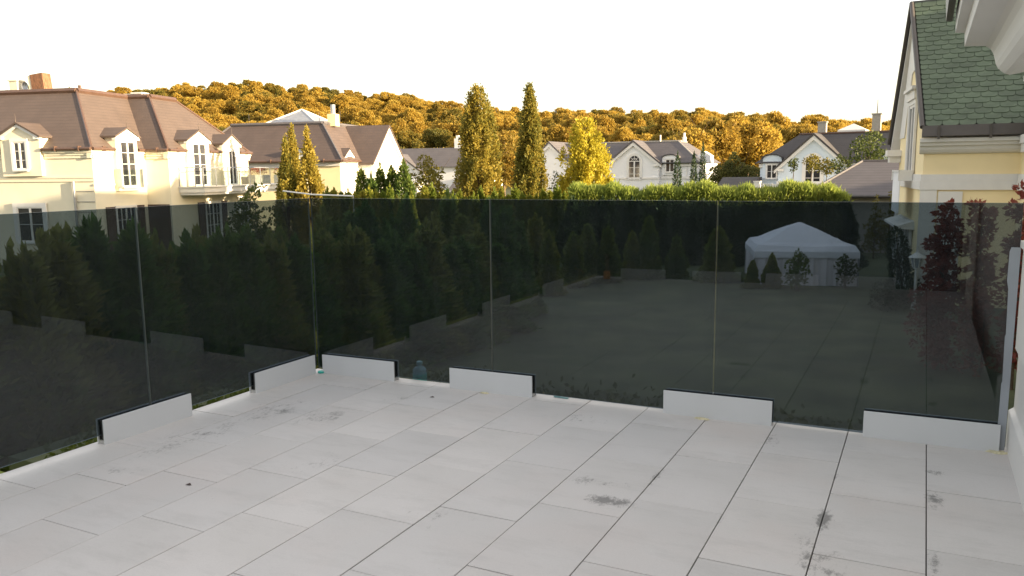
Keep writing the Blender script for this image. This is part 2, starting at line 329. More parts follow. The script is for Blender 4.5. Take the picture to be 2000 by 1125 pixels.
def blob_pts(blobs, per, seed, shell=.55):
    """leaves on the outer shell of many overlapping clumps; blobs = (centre, radius)"""
    g = np.random.default_rng(seed); P, D = [], []
    for (c, r) in blobs:
        k = max(8, int(per*r*r)); d = g.normal(size=(k, 3)); d /= np.linalg.norm(d, axis=1, keepdims=True)
        d[:, 2] = np.where(d[:, 2] < -.5, -d[:, 2], d[:, 2])
        rr = r*np.power(g.uniform(shell, 1, k), .6)[:, None]
        P.append(np.array(c)+d*rr*np.array([1, 1, .85])); D.append(d*.6+g.normal(size=(k, 3))*.6)
    return np.concatenate(P), np.concatenate(D)
def crown_blobs(h0, h1, rad, n, seed, profile):
    g = np.random.default_rng(seed); out = []
    for k in range(n):
        t = (k+.5)/n; a = g.uniform(0, 6.28); R_ = rad*profile(t); r = R_*math.sqrt(g.uniform(.1, 1))*.75
        out.append(((r*math.cos(a), r*math.sin(a), h0+(h1-h0)*t), max(.12*rad, R_*g.uniform(.35, .55))))
    return out
def trunk_mb(h, r, crown0, spread, seed, n=7, limbs=6):
    g = random.Random(seed); mb = MB(); p = np.zeros(3); k = 5; pts = [p]
    for i in range(1, k+1): pts.append(np.array([g.uniform(-.03, .03)*h*.3, g.uniform(-.03, .03)*h*.3, h*i/k]))
    for i in range(k): mb.tube(pts[i], pts[i+1], r*(1-i/k*.8), n, r*(1-(i+1)/k*.8))
    for i in range(limbs):
        z = crown0+(h*.85-crown0)*i/max(1, limbs); a = g.uniform(0, 6.28); L = spread*g.uniform(.5, .9)
        s = np.array([0, 0, z]); m = s+np.array([math.cos(a)*L*.5, math.sin(a)*L*.5, L*.45]); e = m+np.array([math.cos(a+.3)*L*.5, math.sin(a+.3)*L*.5, L*.7])
        mb.tube(s, m, r*.4, 5, r*.25); mb.tube(m, e, r*.25, 5, r*.06)
    return mb
def tree(name, label, cat, loc, h, rad, h0, mt, profile, nb, per, leaf, seed, trunk_r=.12, group=None, aspect=.55, trunkmat=None):
    t = thing(name, label, cat, loc, group)
    P, D = blob_pts(crown_blobs(h0, h, rad, nb, seed, profile), per, seed+1)
    addmesh('crown', leaves('crown', P, D, leaf, aspect, mt, seed), t)
    mb = trunk_mb(h*.9, trunk_r, h0+.1*h, rad, seed); o = mb.build('trunk', trunkmat or M_['bark']); o.parent = t; o.location = (0, 0, 0)
    return t
def conifer(name, label, cat, loc, h, rad, mt, n, leaf, seed, power=.8, shoots=4, group=None, aspect=.3):
    t = thing(name, label, cat, loc, group)
    P, D = conifer_pts(h, rad, n, seed, power, shoots); addmesh('crown', leaves('crown', P, D, leaf, aspect, mt, seed), t)
    o = MB().tube((0, 0, 0), (0, 0, h*.9), .05, 6, .012).build('trunk', M_['bark']); o.parent = t; o.location = (0, 0, 0)
    return t
def upright(name, label, cat, loc, h, rad, mt, prof, nb, n, leaf, seed, trunk_r=.12, group=None, aspect=.6, tight=.11, sway=.18):
    """narrow tree of many steeply rising limbs, leaves along each limb"""
    g = np.random.default_rng(seed); t = thing(name, label, cat, loc, group); P, D = [], []; lm = MB()
    for k in range(nb):
        u = (k+.5)/nb; z0 = h*(.03+.80*u*g.uniform(.85, 1.1)); a = g.uniform(0, 6.28); L = h*g.uniform(.16, .34)*(1-.35*u); z1 = min(h*g.uniform(.95, 1.0), z0+L); m = int(n/nb*(1.25-.5*u)); q = g.uniform(0, 1, m)**.8
        zz = z0+(z1-z0)*q; pr = np.array([prof(min(1, z/h)) for z in zz]); rr = rad*pr*math.sqrt(g.uniform(.12, 1))*(.35+.65*np.minimum(1, q*1.8)); da = a+sway*np.sin(q*3+k)
        j = g.normal(size=(m, 3))*rad*tight*(1.25-.75*q)[:, None]*np.array([1, 1, 1.3])
        P.append(np.stack([rr*np.cos(da), rr*np.sin(da), zz], 1)+j); D.append(np.stack([np.cos(da)*.5, np.sin(da)*.5, np.full(m, .8)], 1)+g.normal(size=(m, 3))*.55)
        e = rad*prof(min(1, z1/h))*.6; lm.tube((0, 0, max(0, z0-.1*h)), (e*math.cos(a), e*math.sin(a), z1), .025, 4, .006)
    addmesh('crown', leaves('crown', np.concatenate(P), np.concatenate(D), leaf, aspect, mt, seed), t)
    lm.tube((0, 0, 0), (0, 0, h*.5), trunk_r, 7, trunk_r*.5); lm.tube((0, 0, h*.5), (0, 0, h*.93), trunk_r*.5, 6, .012)
    o = lm.build('trunk', M_['bark']); o.parent = t; o.location = (0, 0, 0); return t
ROUND = lambda t: math.sin(math.pi*min(.97, .12+.86*t))**.6
COLUMN = lambda t: (min(1, t*4)*.35+.65)*(1-max(0, t-.45)/.62)**.9
FLAME = lambda t: (.55+.45*math.sin(math.pi*min(1, t*1.25+.1)))*(1-max(0, t-.5)/.53)**.8
exec_order = None

# ------------------------------------------------------------------ ground and wooded hill
FH = np.array([CF[0], CF[1], 0]); FH /= np.linalg.norm(FH); RH = np.array([FH[1], -FH[0], 0])
TOPX = [-800, 0, 230, 350, 480, 560, 640, 720, 800, 870, 950, 1040, 1130, 1200, 1280, 1400, 1480, 1530, 1600, 1740, 1900, 2800]
TOPY = [200, 186, 182, 177, 172, 170, 180, 184, 192, 207, 217, 220, 217, 214, 224, 217, 234, 240, 238, 240, 240, 245]
def hill(f, lat):
    """terrain height at f metres ahead, lat metres to the right"""
    if f < 150: return GZ
    px = 1000+FPX*lat/f; py = float(np.interp(px, TOPX, TOPY)); hor = 346-.0115*px
    Ht = CAM[2]+(hor-py)/FPX*335-15.2
    t = min(1, max(0, (f-190)/145)); t = t*t*(3-2*t)
    return GZ+(Ht-GZ)*t
fs = [-1500, -400, -120, -40, 0, 40, 80, 120]+list(range(150, 345, 15))+[370, 420, 500, 700, 1100, 2500]
ls = [-2500, -1400, -900, -600]+list(range(-480, 481, 24))+[600, 900, 1400, 2500]
mb = MB(); V = {}
for i, f in enumerate(fs):
    for j, l_ in enumerate(ls):
        p = CAM+f*FH+l_*RH; p[2] = hill(f, l_); V[i, j] = len(mb.v); mb.v.append(p)
for i in range(len(fs)-1):
    for j in range(len(ls)-1): mb.f.append((V[i, j], V[i, j+1], V[i+1, j+1], V[i+1, j])); mb.m.append(0 if fs[i] < 150 else 1)
tag(mb.build('ground', [M_['grass'], M_['terrain']], smooth=True, fix=False), kind='structure')

# ------------------------------------------------------------------ terrace
XL, XR, YB, YF = -10.95*UW, 1.0*UW, -3.75*UW, 12.14*UW
fz = lambda x: SLOPE*x
mb = MB(); mb.hexa([(XL, YB, GZ), (XR, YB, GZ), (XR, YF, GZ), (XL, YF, GZ), (XL, YB, fz(XL)-.022), (XR, YB, fz(XR)-.022), (XR, YF, fz(XR)-.022), (XL, YF, fz(XL)-.022)])
floor = tag(mb.build('terrace_floor', M_['grout']), kind='structure')
OFF = {0: .27, 1: 1.36, 2: .81}
g = .0026; cache = {}
for k in range(-1, 11):                       # a course lies between the joints x = -(k+1) and x = -k tile widths
    x0, x1 = max(XL, -(k+1)*UW), min(XR, -k*UW)
    off = OFF[(k+1) % 3]*UW
    y = YB; edges = [YB]
    q = off+LT*math.floor((YB-off)/LT)
    while q < YF-.03:
        if q > YB+.03: edges.append(q)
        q += LT
    edges.append(YF)
    for a, b in zip(edges, edges[1:]):
        lift = rnd.uniform(-.0012, .0012); key = (round(x1-x0, 4), round(b-a, 4)); cx, cy = (x0+x1)/2, (a+b)/2
        hx, hy = (x1-x0)/2-g, (b-a)/2-g*.85
        if key not in cache:
            cache[key] = MB().box(-hx, hx, -hy, hy, -.02, 0).build('tile', M_['tile'], floor, bevel=.0013); o = cache[key]
        else:
            o = cache[key].copy(); COL.objects.link(o); o.parent = floor
        o.location = (cx, cy, fz(cx)+lift); o.rotation_euler = (rnd.uniform(-.0006, .0006), -math.atan(SLOPE)+rnd.uniform(-.0006, .0006), 0)
# outer ledge in front of the far and the left edge, a little lower than the floor
mb = MB(); mb.box(XL-.02, XR, YF+.001, YF+.06, -.30, -.095)
tag(mb.build('terrace_ledge', M_['coping']), kind='structure')

# ------------------------------------------------------------------ glass railings
CH, CT, CL = .168, .068, .742                # clamp height, thickness, length
def railing(name, label, origin, ax, outn, joints, clamps, z1, zb, jitter):
    """origin on the glass plane; ax = running direction, outn = outward normal; panes end at the joints, clamps stand at the given distances"""
    o_, ax, outn = np.array(origin, float), np.array(ax, float), np.array(outn, float)
    T = lambda p: o_+ax*p[0]+outn*p[1]+np.array([0, 0, p[2]])
    t = thing(name, label, 'railing', tuple(o_), 'tinted glass railings round the terrace')
    for a, b in zip(joints, joints[1:]):
        m = MB(T); g_ = .0035; lo = [(a+g_, zb(T((a, 0, 0))[0])), (b-g_, zb(T((b, 0, 0))[0]))]
        v = [(lo[0][0], -.007, lo[0][1]), (lo[1][0], -.007, lo[1][1]), (lo[1][0], .007, lo[1][1]), (lo[0][0], .007, lo[0][1]),
             (lo[0][0], -.007, z1), (lo[1][0], -.007, z1), (lo[1][0], .007, z1), (lo[0][0], .007, z1)]
        m.hexa(v); m.m = [1, 1, 0, 1, 0, 1]      # the two faces are glass, the ground edges pale
        m.build('glass_pane', [M_['glass'], M_['gedge']], t)
    for c, L in clamps:
        z0 = fz(T((c, 0, 0))[0]); zz = lambda s: fz(T((s, 0, 0))[0])
        def slab(m, a, b, y0, y1, h0, h1):
            m.hexa([(a, y0, zz(a)+h0), (b, y0, zz(b)+h0), (b, y1, zz(b)+h0), (a, y1, zz(a)+h0), (a, y0, zz(a)+h1), (b, y0, zz(b)+h1), (b, y1, zz(b)+h1), (a, y1, zz(a)+h1)])
        ch = MB(T); slab(ch, c+.004, c+L-.004, -.028, .028, .001, .026); slab(ch, c+.004, c+L-.004, .019, .028, .027, CH-.012); slab(ch, c+.004, c+L-.004, -.0285, -.02, .027, CH-.012)
        chn = ch.build('base_clamp', M_['alu_edge'], t)
        cv = MB(T); slab(cv, c, c+L, -.039, -.0295, -.004+jitter*0, CH); cv.build('cover_plate', M_['alu'], chn, bevel=.0012)
        cv = MB(T); slab(cv, c, c+L, .0295, .038, 0, CH); cv.build('cover_plate', M_['alu'], chn, bevel=.0012)
        gk = MB(T); slab(gk, c+.002, c+L-.002, -.0195, -.0085, .03, CH-.003); slab(gk, c+.002, c+L-.002, .0085, .0185, .03, CH-.003)
        gk.build('gasket', M_['rubber'], chn)
    return t
GY, GX, ZT = 11.95*UW, -10.78*UW, 1.478
railing('glass_railing', 'dark tinted glass railing across the far end of the terrace, reaching the house wall', (GX, GY, 0), (1, 0, 0), (0, 1, 0),
        [.012, -3.059-GX, -1.319-GX, .412-GX], [(c*UW-GX, CL+.03*(i == 0)) for i, c in enumerate((-10.58, -7.64, -3.69, -.80))], ZT, lambda x: .011+.0080*x, 0)
railing('glass_railing', 'dark tinted glass railing along the left edge of the terrace, before the hedge', (GX, 0, 0), (0, 1, 0), (-1, 0, 0),
        [YB+.02, .14, 1.89, 3.639, GY-.012], [(c*UW, CL*.96) for c in (-.1, 3.75, 7.21, 10.21)], ZT, lambda x: -.006, 0)
RY = -3.3*UW
railing('glass_railing', 'dark tinted glass railing at the near end of the terrace, behind the viewer', (GX, RY, 0), (1, 0, 0), (0, -1, 0),
        [.012, 1.75, 3.5, XR-.05-GX], [(c*UW-GX, CL) for c in (-9.8, -7.2, -4.75, -2.5)], ZT, lambda x: -.004+.0075*x, 0)

# ------------------------------------------------------------------ the house of the terrace (right edge of the picture)
h = thing('terrace_villa', 'white house wall with moulded plinth and deep cornice at the right of the terrace', 'house', (2.0, 3.0, GZ))
mb = MB(); mb.box(.60, 11, -9, 4.45, GZ, 2.6); mb.box(.49, 11, 4.45, 5.46, GZ, 2.6); mb.box(.46, .4895, 4.5, 5.44, 1.26, 2.6); mb.box(.432, .4895, 4.45, 5.45, .62, 1.22); mb.box(.415, .4895, 4.43, 5.47, 1.221, 1.258)
mb.build('wall', M_['render'], h)
pl = MB()
prof = [(.60, -.05), (.425, -.05), (.425, .235), (.452, .255), (.452, .58), (.47, .61), (.60, .61)]
pl.prism([(x, 4.40, z) for x, z in prof], (0, 1.08, 0)); pl.build('plinth', M_['white'], h, bevel=.004)
sk = MB(); sk.box(.445, .475, 4.47, 5.40, .008, .09); sk.box(.585, .6, -2, 4.38, .01, .09); sk.build('skirting', M_['white'], h)
YE = 5.3
co = [(.60, 2.30), (.352, 2.201), (.328, 2.195), (.285, 2.188), (.262, 2.196), (.248, 2.207), (.228, 2.226), (.215, 2.251), (.208, 2.28), (.2, 2.308), (.184, 2.335), (.16, 2.352), (.057, 2.36),
      (.052, 2.433), (.007, 2.437), (.003, 2.56), (.60, 2.75)]
c_ = MB().prism([(x, YE, z) for x, z in co], (0, -14, 0)).build('cornice', M_['render'], h)
MB().prism([(-.044, YE-.01, 2.503), (-.012, YE-.01, 2.499), (-.012, YE-.01, 2.62), (-.052, YE-.01, 2.62)], (0, -14, 0)).build('gutter', M_['darkmetal'], h)
MB().prism([(-.05, YE+.02, 2.63), (5.6, YE+.02, 6.4), (11, YE+.02, 2.6)], (0, -14.4, 0)).build('roof', M_['roof_dark'], h)
# low masonry pier with a moulded cap behind the near railing (mirrored in the far panes)
p_ = thing('masonry_pier', 'white rendered pier with a moulded cap behind the near glass railing', 'pier', (-.4, -2.05, GZ))
MB().box(-1.15, .48, -2.35, -1.78, GZ, 1.05).build('shaft', M_['render'], p_)
MB().prism([(-1.20, -1.74, 1.05), (-1.235, -1.74, 1.10), (-1.235, -1.74, 1.3), (.5, -1.74, 1.3), (.5, -1.74, 1.05)], (0, -.66, 0)).build('cap', M_['white'], p_)

# ------------------------------------------------------------------ windows, dormers
def window(parent, O, r, n, w, hh, cols=2, rows=3, fm=None, arch=False, surround=None, sill=True, fw=.06, name='window', leaf2=True, prd=.03):
    """frame, muntins and pane on the wall plane: O bottom left corner, r right, n outward"""
    O, r, n = np.array(O, float), np.array(r, float), np.array(n, float); U = np.array([0, 0, 1.0]); fm = fm or M_['white']
    T = lambda p: O+r*p[0]+n*p[1]+U*p[2]
    f = MB(T); ha = hh-w/2 if arch else hh
    f.box(0, fw, 0, prd+.03, 0, ha); f.box(w-fw, w, 0, prd+.03, 0, ha); f.box(fw, w-fw, 0, prd+.03, 0, fw)
    if not arch: f.box(fw, w-fw, 0, prd+.03, hh-fw, hh)
    else:
        K = 10
        for i in range(K):
            a, b = math.pi*i/K, math.pi*(i+1)/K; R1, R2 = w/2, w/2-fw
            q = [(w/2+R1*math.cos(a), 0, ha+R1*math.sin(a)), (w/2+R1*math.cos(b), 0, ha+R1*math.sin(b)), (w/2+R2*math.cos(b), 0, ha+R2*math.sin(b)), (w/2+R2*math.cos(a), 0, ha+R2*math.sin(a))]
            f.prism(q, (0, prd+.03, 0))
        f.box(fw, w-fw, .005, prd+.025, ha-fw*.4, ha+fw*.4)
        for a in (45, 90, 135): f.tube((w/2+.1*w*math.cos(R(a)), prd, ha+.1*w*math.sin(R(a))), (w/2+(w/2-fw)*math.cos(R(a)), prd, ha+(w/2-fw)*math.sin(R(a))), fw*.28, 5)
        for i in range(6):
            a, b = math.pi*i/6, math.pi*(i+1)/6; f.tube((w/2+.24*w*math.cos(a), prd, ha+.24*w*math.sin(a)), (w/2+.24*w*math.cos(b), prd, ha+.24*w*math.sin(b)), fw*.28, 5)
    mw = fw*.45
    for i in range(1, cols):
        x = w*i/cols; ww = fw*.8 if (leaf2 and cols % 2 == 0 and i == cols//2) else mw*.5
        f.box(x-ww, x+ww, .004, prd+.028, fw, ha-(0 if arch else fw))
    for j in range(1, rows): z = ha*j/rows; f.box(fw, w-fw, .006, prd+.022, z-mw*.5, z+mw*.5)
    fo = f.build(name, fm, parent)
    p = MB(T)
    if arch: p.prism([(fw*.8, 0, fw*.8), (w-fw*.8, 0, fw*.8)]+[(w/2+(w/2-fw*.8)*math.cos(math.pi*i/12), 0, ha+(w/2-fw*.8)*math.sin(math.pi*i/12)) for i in range(13)], (0, prd*.6, 0))
    else: p.box(fw*.8, w-fw*.8, 0, prd*.6, fw*.8, hh-fw*.8)
    p.build('pane', M_['pane'], fo)
    if surround:
        s = MB(T); sw = surround
        s.box(-sw, -.001, 0, prd+.05, -.0, ha); s.box(w+.001, w+sw, 0, prd+.05, 0, ha)
        if arch:
            for i in range(12):
                a, b = math.pi*i/12, math.pi*(i+1)/12; R1, R2 = w/2+sw, w/2+.001
                s.prism([(w/2+R1*math.cos(a), 0, ha+R1*math.sin(a)), (w/2+R1*math.cos(b), 0, ha+R1*math.sin(b)), (w/2+R2*math.cos(b), 0, ha+R2*math.sin(b)), (w/2+R2*math.cos(a), 0, ha+R2*math.sin(a))], (0, prd+.05, 0))
        else: s.box(-sw, w+sw, 0, prd+.055, hh+.001, hh+sw)
        s.build('surround', M_['white'], fo)
    if sill: MB(T).box(-.06, w+.06, 0, prd+.12, -.09, -.002).build('sill', M_['white'], fo)
    return fo
def dormer(parent, O, r, n, half, zb, zs, za, depth, wallm, roofm, ov=.16, th=.09, drop=.0):
    """gabled dormer: O = foot of its centre line on the facade plane; wall block, two roof slabs and a finial"""
    O, r, n = np.array(O, float), np.array(r, float), np.array(n, float); U = np.array([0, 0, 1.0])
    T = lambda p: O+r*p[0]+n*p[1]+U*p[2]
    wl = MB(T).prism([(-half, .0, zb), (half, .0, zb), (half, .0, zs), (0, .0, za-.06), (-half, .0, zs)], (0, -depth, 0)).build('dormer', wallm, parent)
    rf = MB(T); sl = (za-zs)/half
    for s in (-1, 1):
        e = (s*(half+ov), zs-sl*ov)
        rf.prism([(0, ov, za), (e[0], ov, e[1]), (e[0], ov, e[1]+th), (0, ov, za+th)], (0, -depth-ov, 0))
    rf.build('dormer_roof', roofm, wl)
    tr = MB(T)
    for s in (-1, 1):
        e = (s*(half+ov*.6), zs-sl*ov*.6); tr.prism([(0, ov*.6, za-.02), (e[0], ov*.6, e[1]-.02), (e[0], ov*.6, e[1]-.14), (0, ov*.6, za-.16)], (0, -.1-ov*.6, 0))
    tr.box(-half-.04, -half+.22, 0, .12, zs-.16, zs-.02); tr.box(half-.22, half+.04, 0, .12, zs-.16, zs-.02)
    tr.build('pediment_trim', M_['white'], wl)
    MB(T).tube((0, ov*.7, za+th), (0, ov*.7, za+th+.38), .02, 5, .006).build('finial', roofm, wl)
    return wl
def mansard(T, outline, ins, ze, zt, cap=.12):
    """closed roof body: outline (counter-clockwise local points) at the eaves, drawn in by ins at the top"""
    n = len(outline); top = []
    for i in range(n):
        a, b, c = (np.array(outline[(i+k) % n], float) for k in (-1, 0, 1))
        d1, d2 = (b-a)/np.linalg.norm(b-a), (c-b)/np.linalg.norm(c-b); n1, n2 = np.array([-d1[1], d1[0]]), np.array([-d2[1], d2[0]])
        top.append(b+(n1+n2)*ins/(1+n1@n2))
    m = MB(T); i0 = len(m.v)
    m.v += [m.T((p[0], p[1], ze)) for p in outline]+[m.T((p[0], p[1], zt)) for p in top]
    for k in range(n): m.f.append((k, (k+1) % n, n+(k+1) % n, n+k))
    m.f += [tuple(range(n, 2*n)), tuple(range(n-1, -1, -1))]; m.m = [0]*len(m.f)
    return m, top
def eave_gutter(T, pts, z, parent, m, r=.085, br=1.3):
    g_ = MB(T)
    for a, b in zip(pts, pts[1:]):
        g_.tube((*a, z), (*b, z), r, 8)
    go = g_.build('gutter', m, parent); bk = None
    for a, b in zip(pts, pts[1:]):
        L = math.dist(a, b)
        for i in range(1, int(L/br)+1):
            f = (i-.4)*br/L; x, y = a[0]+(b[0]-a[0])*f, a[1]+(b[1]-a[1])*f; off = T((x, y, z))-T((*pts[0], z))
            if bk is None: bk = MB(T).box(pts[0][0]-.02, pts[0][0]+.02, pts[0][1]-r-.03, pts[0][1]+r+.03, z-r-.02, z+r+.05).build('gutter_bracket', m, go); bk.location = off
            else: o = bk.copy(); COL.objects.link(o); o.parent = go; o.location = off
    return go

cl = bpy.data.materials.new('clear_glass'); cl.use_nodes = True; n_ = cl.node_tree.nodes; n_.remove(n_['Principled BSDF'])
t1, g1, fx = n_.new('ShaderNodeBsdfTransparent'), n_.new('ShaderNodeBsdfGlossy'), n_.new('ShaderNodeMixShader'); t1.inputs[0].default_value = (.9, .93, .92, 1); g1.inputs['Roughness'].default_value = .02; fx.inputs[0].default_value = .07
for a, b in ((t1.outputs[0], fx.inputs[1]), (g1.outputs[0], fx.inputs[2]), (fx.outputs[0], n_['Material Output'].inputs[0])): cl.node_tree.links.new(a, b)
# ------------------------------------------------------------------ large villa on the left
A = Frame(at(178, 293, 38), 16)
va = thing('villa', 'large cream villa with brown mansard roof and a long glass balcony on the left', 'house', A((-5, 4, GZ)))
EX, EY, NX, NY = A.ex, A.ey, A.ex, -A.ey     # side faces look along +ex, front faces along -ey
ZE = 2.93; Bx, By, Ey = 1.38, 3.93, 12.0
OUT = [(-22, 0), (0, 0), (0, By), (Bx, By), (Bx, Ey), (-22, Ey)]
m = MB(A); m.prism([(x, y, GZ) for x, y in OUT], (0, 0, ZE-GZ)); m.build('wall', M_['cream'], va)
ov = .14; OV = [(-22, -ov), (ov, -ov), (ov, By-ov), (Bx+ov, By-ov), (Bx+ov, Ey+ov), (-22, Ey+ov)]
m, top = mansard(A, OV, 3.0, ZE+.02, 6.0); m.build('roof', M_['roof_brown'], va)
m = MB(A)
for a, b in zip(top, top[1:]): m.tube((a[0], a[1], 6.03), (b[0], b[1], 6.03), .16, 6)
for o_, t_ in ((OV[1], top[1]), (OV[3], top[3]), (OV[4], top[4])): m.tube((*o_, ZE+.05), (*t_, 6.02), .07, 6)
m.build('roof_trim', M_['gutter'], va)
CUTS = {0: [(-8.6, -6.2), (-4.95, -2.55)], 1: [(1.4, 3.2)], 3: [(5.3, 7.5), (8.75, 10.75)]}     # the dormers break the eaves
def runs(i, a, b):
    ax = 0 if i in (0, 2) else 1; p = a[ax]; out = []
    for c0_, c1_ in CUTS.get(i, []): out.append((p, c0_)); p = c1_
    out.append((p, b[ax])); return [((x0, a[1]), (x1, a[1])) if ax == 0 else ((a[0], x0), (a[0], x1)) for x0, x1 in out]
for i in range(4):
    for a, b in runs(i, OV[i], OV[i+1]):
        m = MB(A); d_ = np.array(b)-np.array(a); d_ = d_/np.linalg.norm(d_); nn = np.array([d_[1], -d_[0]])
        for z0_, z1_, e in ((-.14, -.02, .02), (-.26, -.142, -.04), (-.40, -.262, -.08)):
            q = [np.array(a)-nn*.3, np.array(b)-nn*.3, np.array(b)+nn*e, np.array(a)+nn*e]; m.prism([(*p, ZE+z0_) for p in q], (0, 0, z1_-z0_))
        m.build('cornice', M_['cream'], va)
for i in range(4):
    for a, b in runs(i, OV[i], OV[i+1]):
        d_ = np.array(b)-np.array(a); d_ = d_/np.linalg.norm(d_); nn = np.array([d_[1], -d_[0]])*.07
        eave_gutter(A, [tuple(np.array(a)+nn), tuple(np.array(b)+nn)], ZE+.04, va, M_['gutter'], .085)
m = MB(A); m.box(-22, .05, -.05, -.001, 1.42, 1.62); m.box(-22, .06, -.08, -.051, 1.58, 1.66); m.box(.001, .05, -.05, By, 1.2, 1.3) ; m.build('string_course', M_['cream'], va)
m = MB(A)                                     # rainwater pipe and the rope lights fixed across it
m.tube((-1.05, -.1, GZ), (-1.05, -.1, 1.42), .06, 8); m.build('downpipe', M_['zinc'], va)
m = MB(A)
for z in (.95, .45, -.05): m.box(-1.0, -.02, -.03, -.0015, z-.02, z+.02)
m.build('wall_joint', M_['pot'], va)
# dormers with their windows
dormer(va, A((-3.75, -.2, 0)), A.n((1, 0, 0)), A.n((0, -1, 0)), 1.1, 1.7, 3.62, 4.2, 3.0, M_['cream'], M_['roof_brown'])
window(va, A((-4.09, -.21, 2.03)), EX, NY, .70, 1.32, 2, 3, surround=.14)
dormer(va, A((-7.4, -.2, 0)), A.n((1, 0, 0)), A.n((0, -1, 0)), 1.1, 1.7, 3.62, 4.2, 3.0, M_['cream'], M_['roof_brown'])
window(va, A((-7.74, -.21, 2.03)), EX, NY, .70, 1.32, 2, 3, surround=.14)
dormer(va, A((.2, 2.30, 0)), EY, NX, .82, .9, 3.62, 4.0, 3.0, M_['cream'], M_['roof_brown'])
window(va, A((.21, 1.74, 1.13)), EY, NX, 1.1, 2.25, 2, 4, surround=.1)
dormer(va, A((Bx+.2, 6.4, 0)), EY, NX, 1.05, 1.07, 3.55, 4.05, 3.0, M_['cream'], M_['roof_brown'])
window(va, A((Bx+.21, 5.78, 1.08)), EY, NX, 1.25, 2.3, 2, 4, surround=.12)
dormer(va, A((Bx+.2, 9.75, 0)), EY, NX, .95, 1.07, 3.45, 3.95, 3.0, M_['cream'], M_['roof_brown'])
window(va, A((Bx+.21, 9.35, 1.08)), EY, NX, .8, 2.0, 2, 2, surround=.1)
gb = MB(A).box(.36, .375, 1.45, 3.15, 1.12, 1.98).build('guard_glass', cl, va)   # French balcony guard
for y in (1.44, 3.16): MB(A).box(.22, .40, y-.03, y+.03, 1.05, 2.02).build('guard_post', M_['zinc'], gb)
# ground floor doors with brown shutters
for y in (1.35, 7.0):
    x = 0 if y < 5 else Bx
    window(va, A((x+.02, y, -2.45)), EY, NX, 1.45, 2.55, 4, 4, surround=.08)
    for yy in (y-.72, y+1.55): MB(A).box(x+.02, x+.08, yy, yy+.62, -2.45, .15).build('shutter', M_['brownwood'], va)
window(va, A((Bx+.02, 10.6, -2.0)), EY, NX, .9, 2.2, 2, 3, surround=.14)
window(va, A((-4.4, -.03, -1.5)), EX, NY, 1.5, 1.7, 2, 2, surround=.2)
for y in (4.9,): MB(A).box(.02, Bx-.1, By-.06, By-.01, -2.45, .15).build('shutter', M_['brownwood'], va)
# balcony on the side
bx0, bx1, by0, by1 = Bx+.002, Bx+1.5, By+.75, Ey+4.8
m = MB(A); m.box(bx0, bx1, by0, by1, .74, 1.0); m.box(bx0, bx1+.08, by0-.08, by1+.08, 1.003, 1.06); m.box(bx0, bx1-.12, by0+.1, by1-.1, .60, .737); m.box(-6, bx0-.004, Ey+.01, by1, .74, 1.06)
ba = m.build('balcony', M_['render'], va)
m = MB(A)
ys = np.linspace(by0+.05, by1-.03, 11)
for y in ys: m.box(bx1-.06, bx1-.02, y-.022, y+.022, 1.06, 2.03)
for y in np.linspace(0, 1, 4): m.box(bx0+(bx1-bx0-.1)*y, bx0+(bx1-bx0-.1)*y+.04, by0+.03, by0+.07, 1.06, 2.0)
m.tube((bx1-.04, by0+.04, 2.06), (bx1-.04, by1-.02, 2.06), .03, 6); m.tube((bx0, by0+.05, 2.06), (bx1-.04, by0+.05, 2.06), .03, 6)
m.build('balcony_rail', M_['zinc'], ba)
m = MB(A)
for a, b in zip(ys, ys[1:]): m.box(bx1-.045, bx1-.037, a+.05, b-.05, 1.12, 1.98)
m.build('balcony_glass', cl, ba)
m = MB(A); m.box(bx1-.55, bx1-.1, by1-.5, by1-.06, GZ, .595); m.build('column', M_['render'], va)
for x, y, r, zt, mm_ in ((-7.06, 3.6, .24, 6.68, 'cream'), (-3.2, 8.4, .3, 6.35, 'white'), (-3.9, 8.4, .16, 6.3, 'cream')):
    c_ = MB(A); c_.box(x-r, x+r, y-r, y+r, 5.95, zt); c_.box(x-r-.05, x+r+.05, y-r-.05, y+r+.05, zt+.002, zt+.08); c_.build('chimney', M_[mm_], va)
m = MB(A); m.tube((-3.25, 3.6, 6), (-3.25, 3.6, 6.38), .09, 6); m.build('vent_pipe', M_['gutter'], va)
def onA(px, py, z):                           # point of the roof deck seen at a pixel
    d = ray(px, py); t = (z-CAM[2])/d[2]; return CAM+t*d
t_ = thing('chimney_stack', 'tall chimney stack clad in brown boards on the roof of the large cream villa', 'chimney', A((-5.5, 3.6, 6.0)))
m = MB(A); m.hexa([(-5.86, 3.3, 5.95), (-5.11, 3.3, 5.95), (-5.11, 3.9, 5.95), (-5.86, 3.9, 5.95), (-5.95, 3.3, 6.97), (-5.2, 3.3, 7.06), (-5.2, 3.9, 7.06), (-5.95, 3.9, 6.97)]); m.build('brown_cladding', M_['brick'], t_)
m = MB(A); m.hexa([(-6.04, 3.32, 5.95), (-5.863, 3.32, 5.95), (-5.863, 3.9, 5.95), (-6.04, 3.9, 5.95), (-6.12, 3.32, 6.9), (-5.953, 3.32, 6.96), (-5.953, 3.9, 6.96), (-6.12, 3.9, 6.9)]); m.build('cream_side', M_['cream'], t_)
t_ = thing('satellite_dish', 'white satellite dish beside the brown chimney stack on the villa roof', 'satellite dish', A((-6.35, 3.5, 6.0)))
m = MB(A); m.tube((-6.35, 3.5, 5.95), (-6.35, 3.5, 6.36), .03, 6); m.build('mast', M_['zinc'], t_)
m = MB(A); n3 = 16
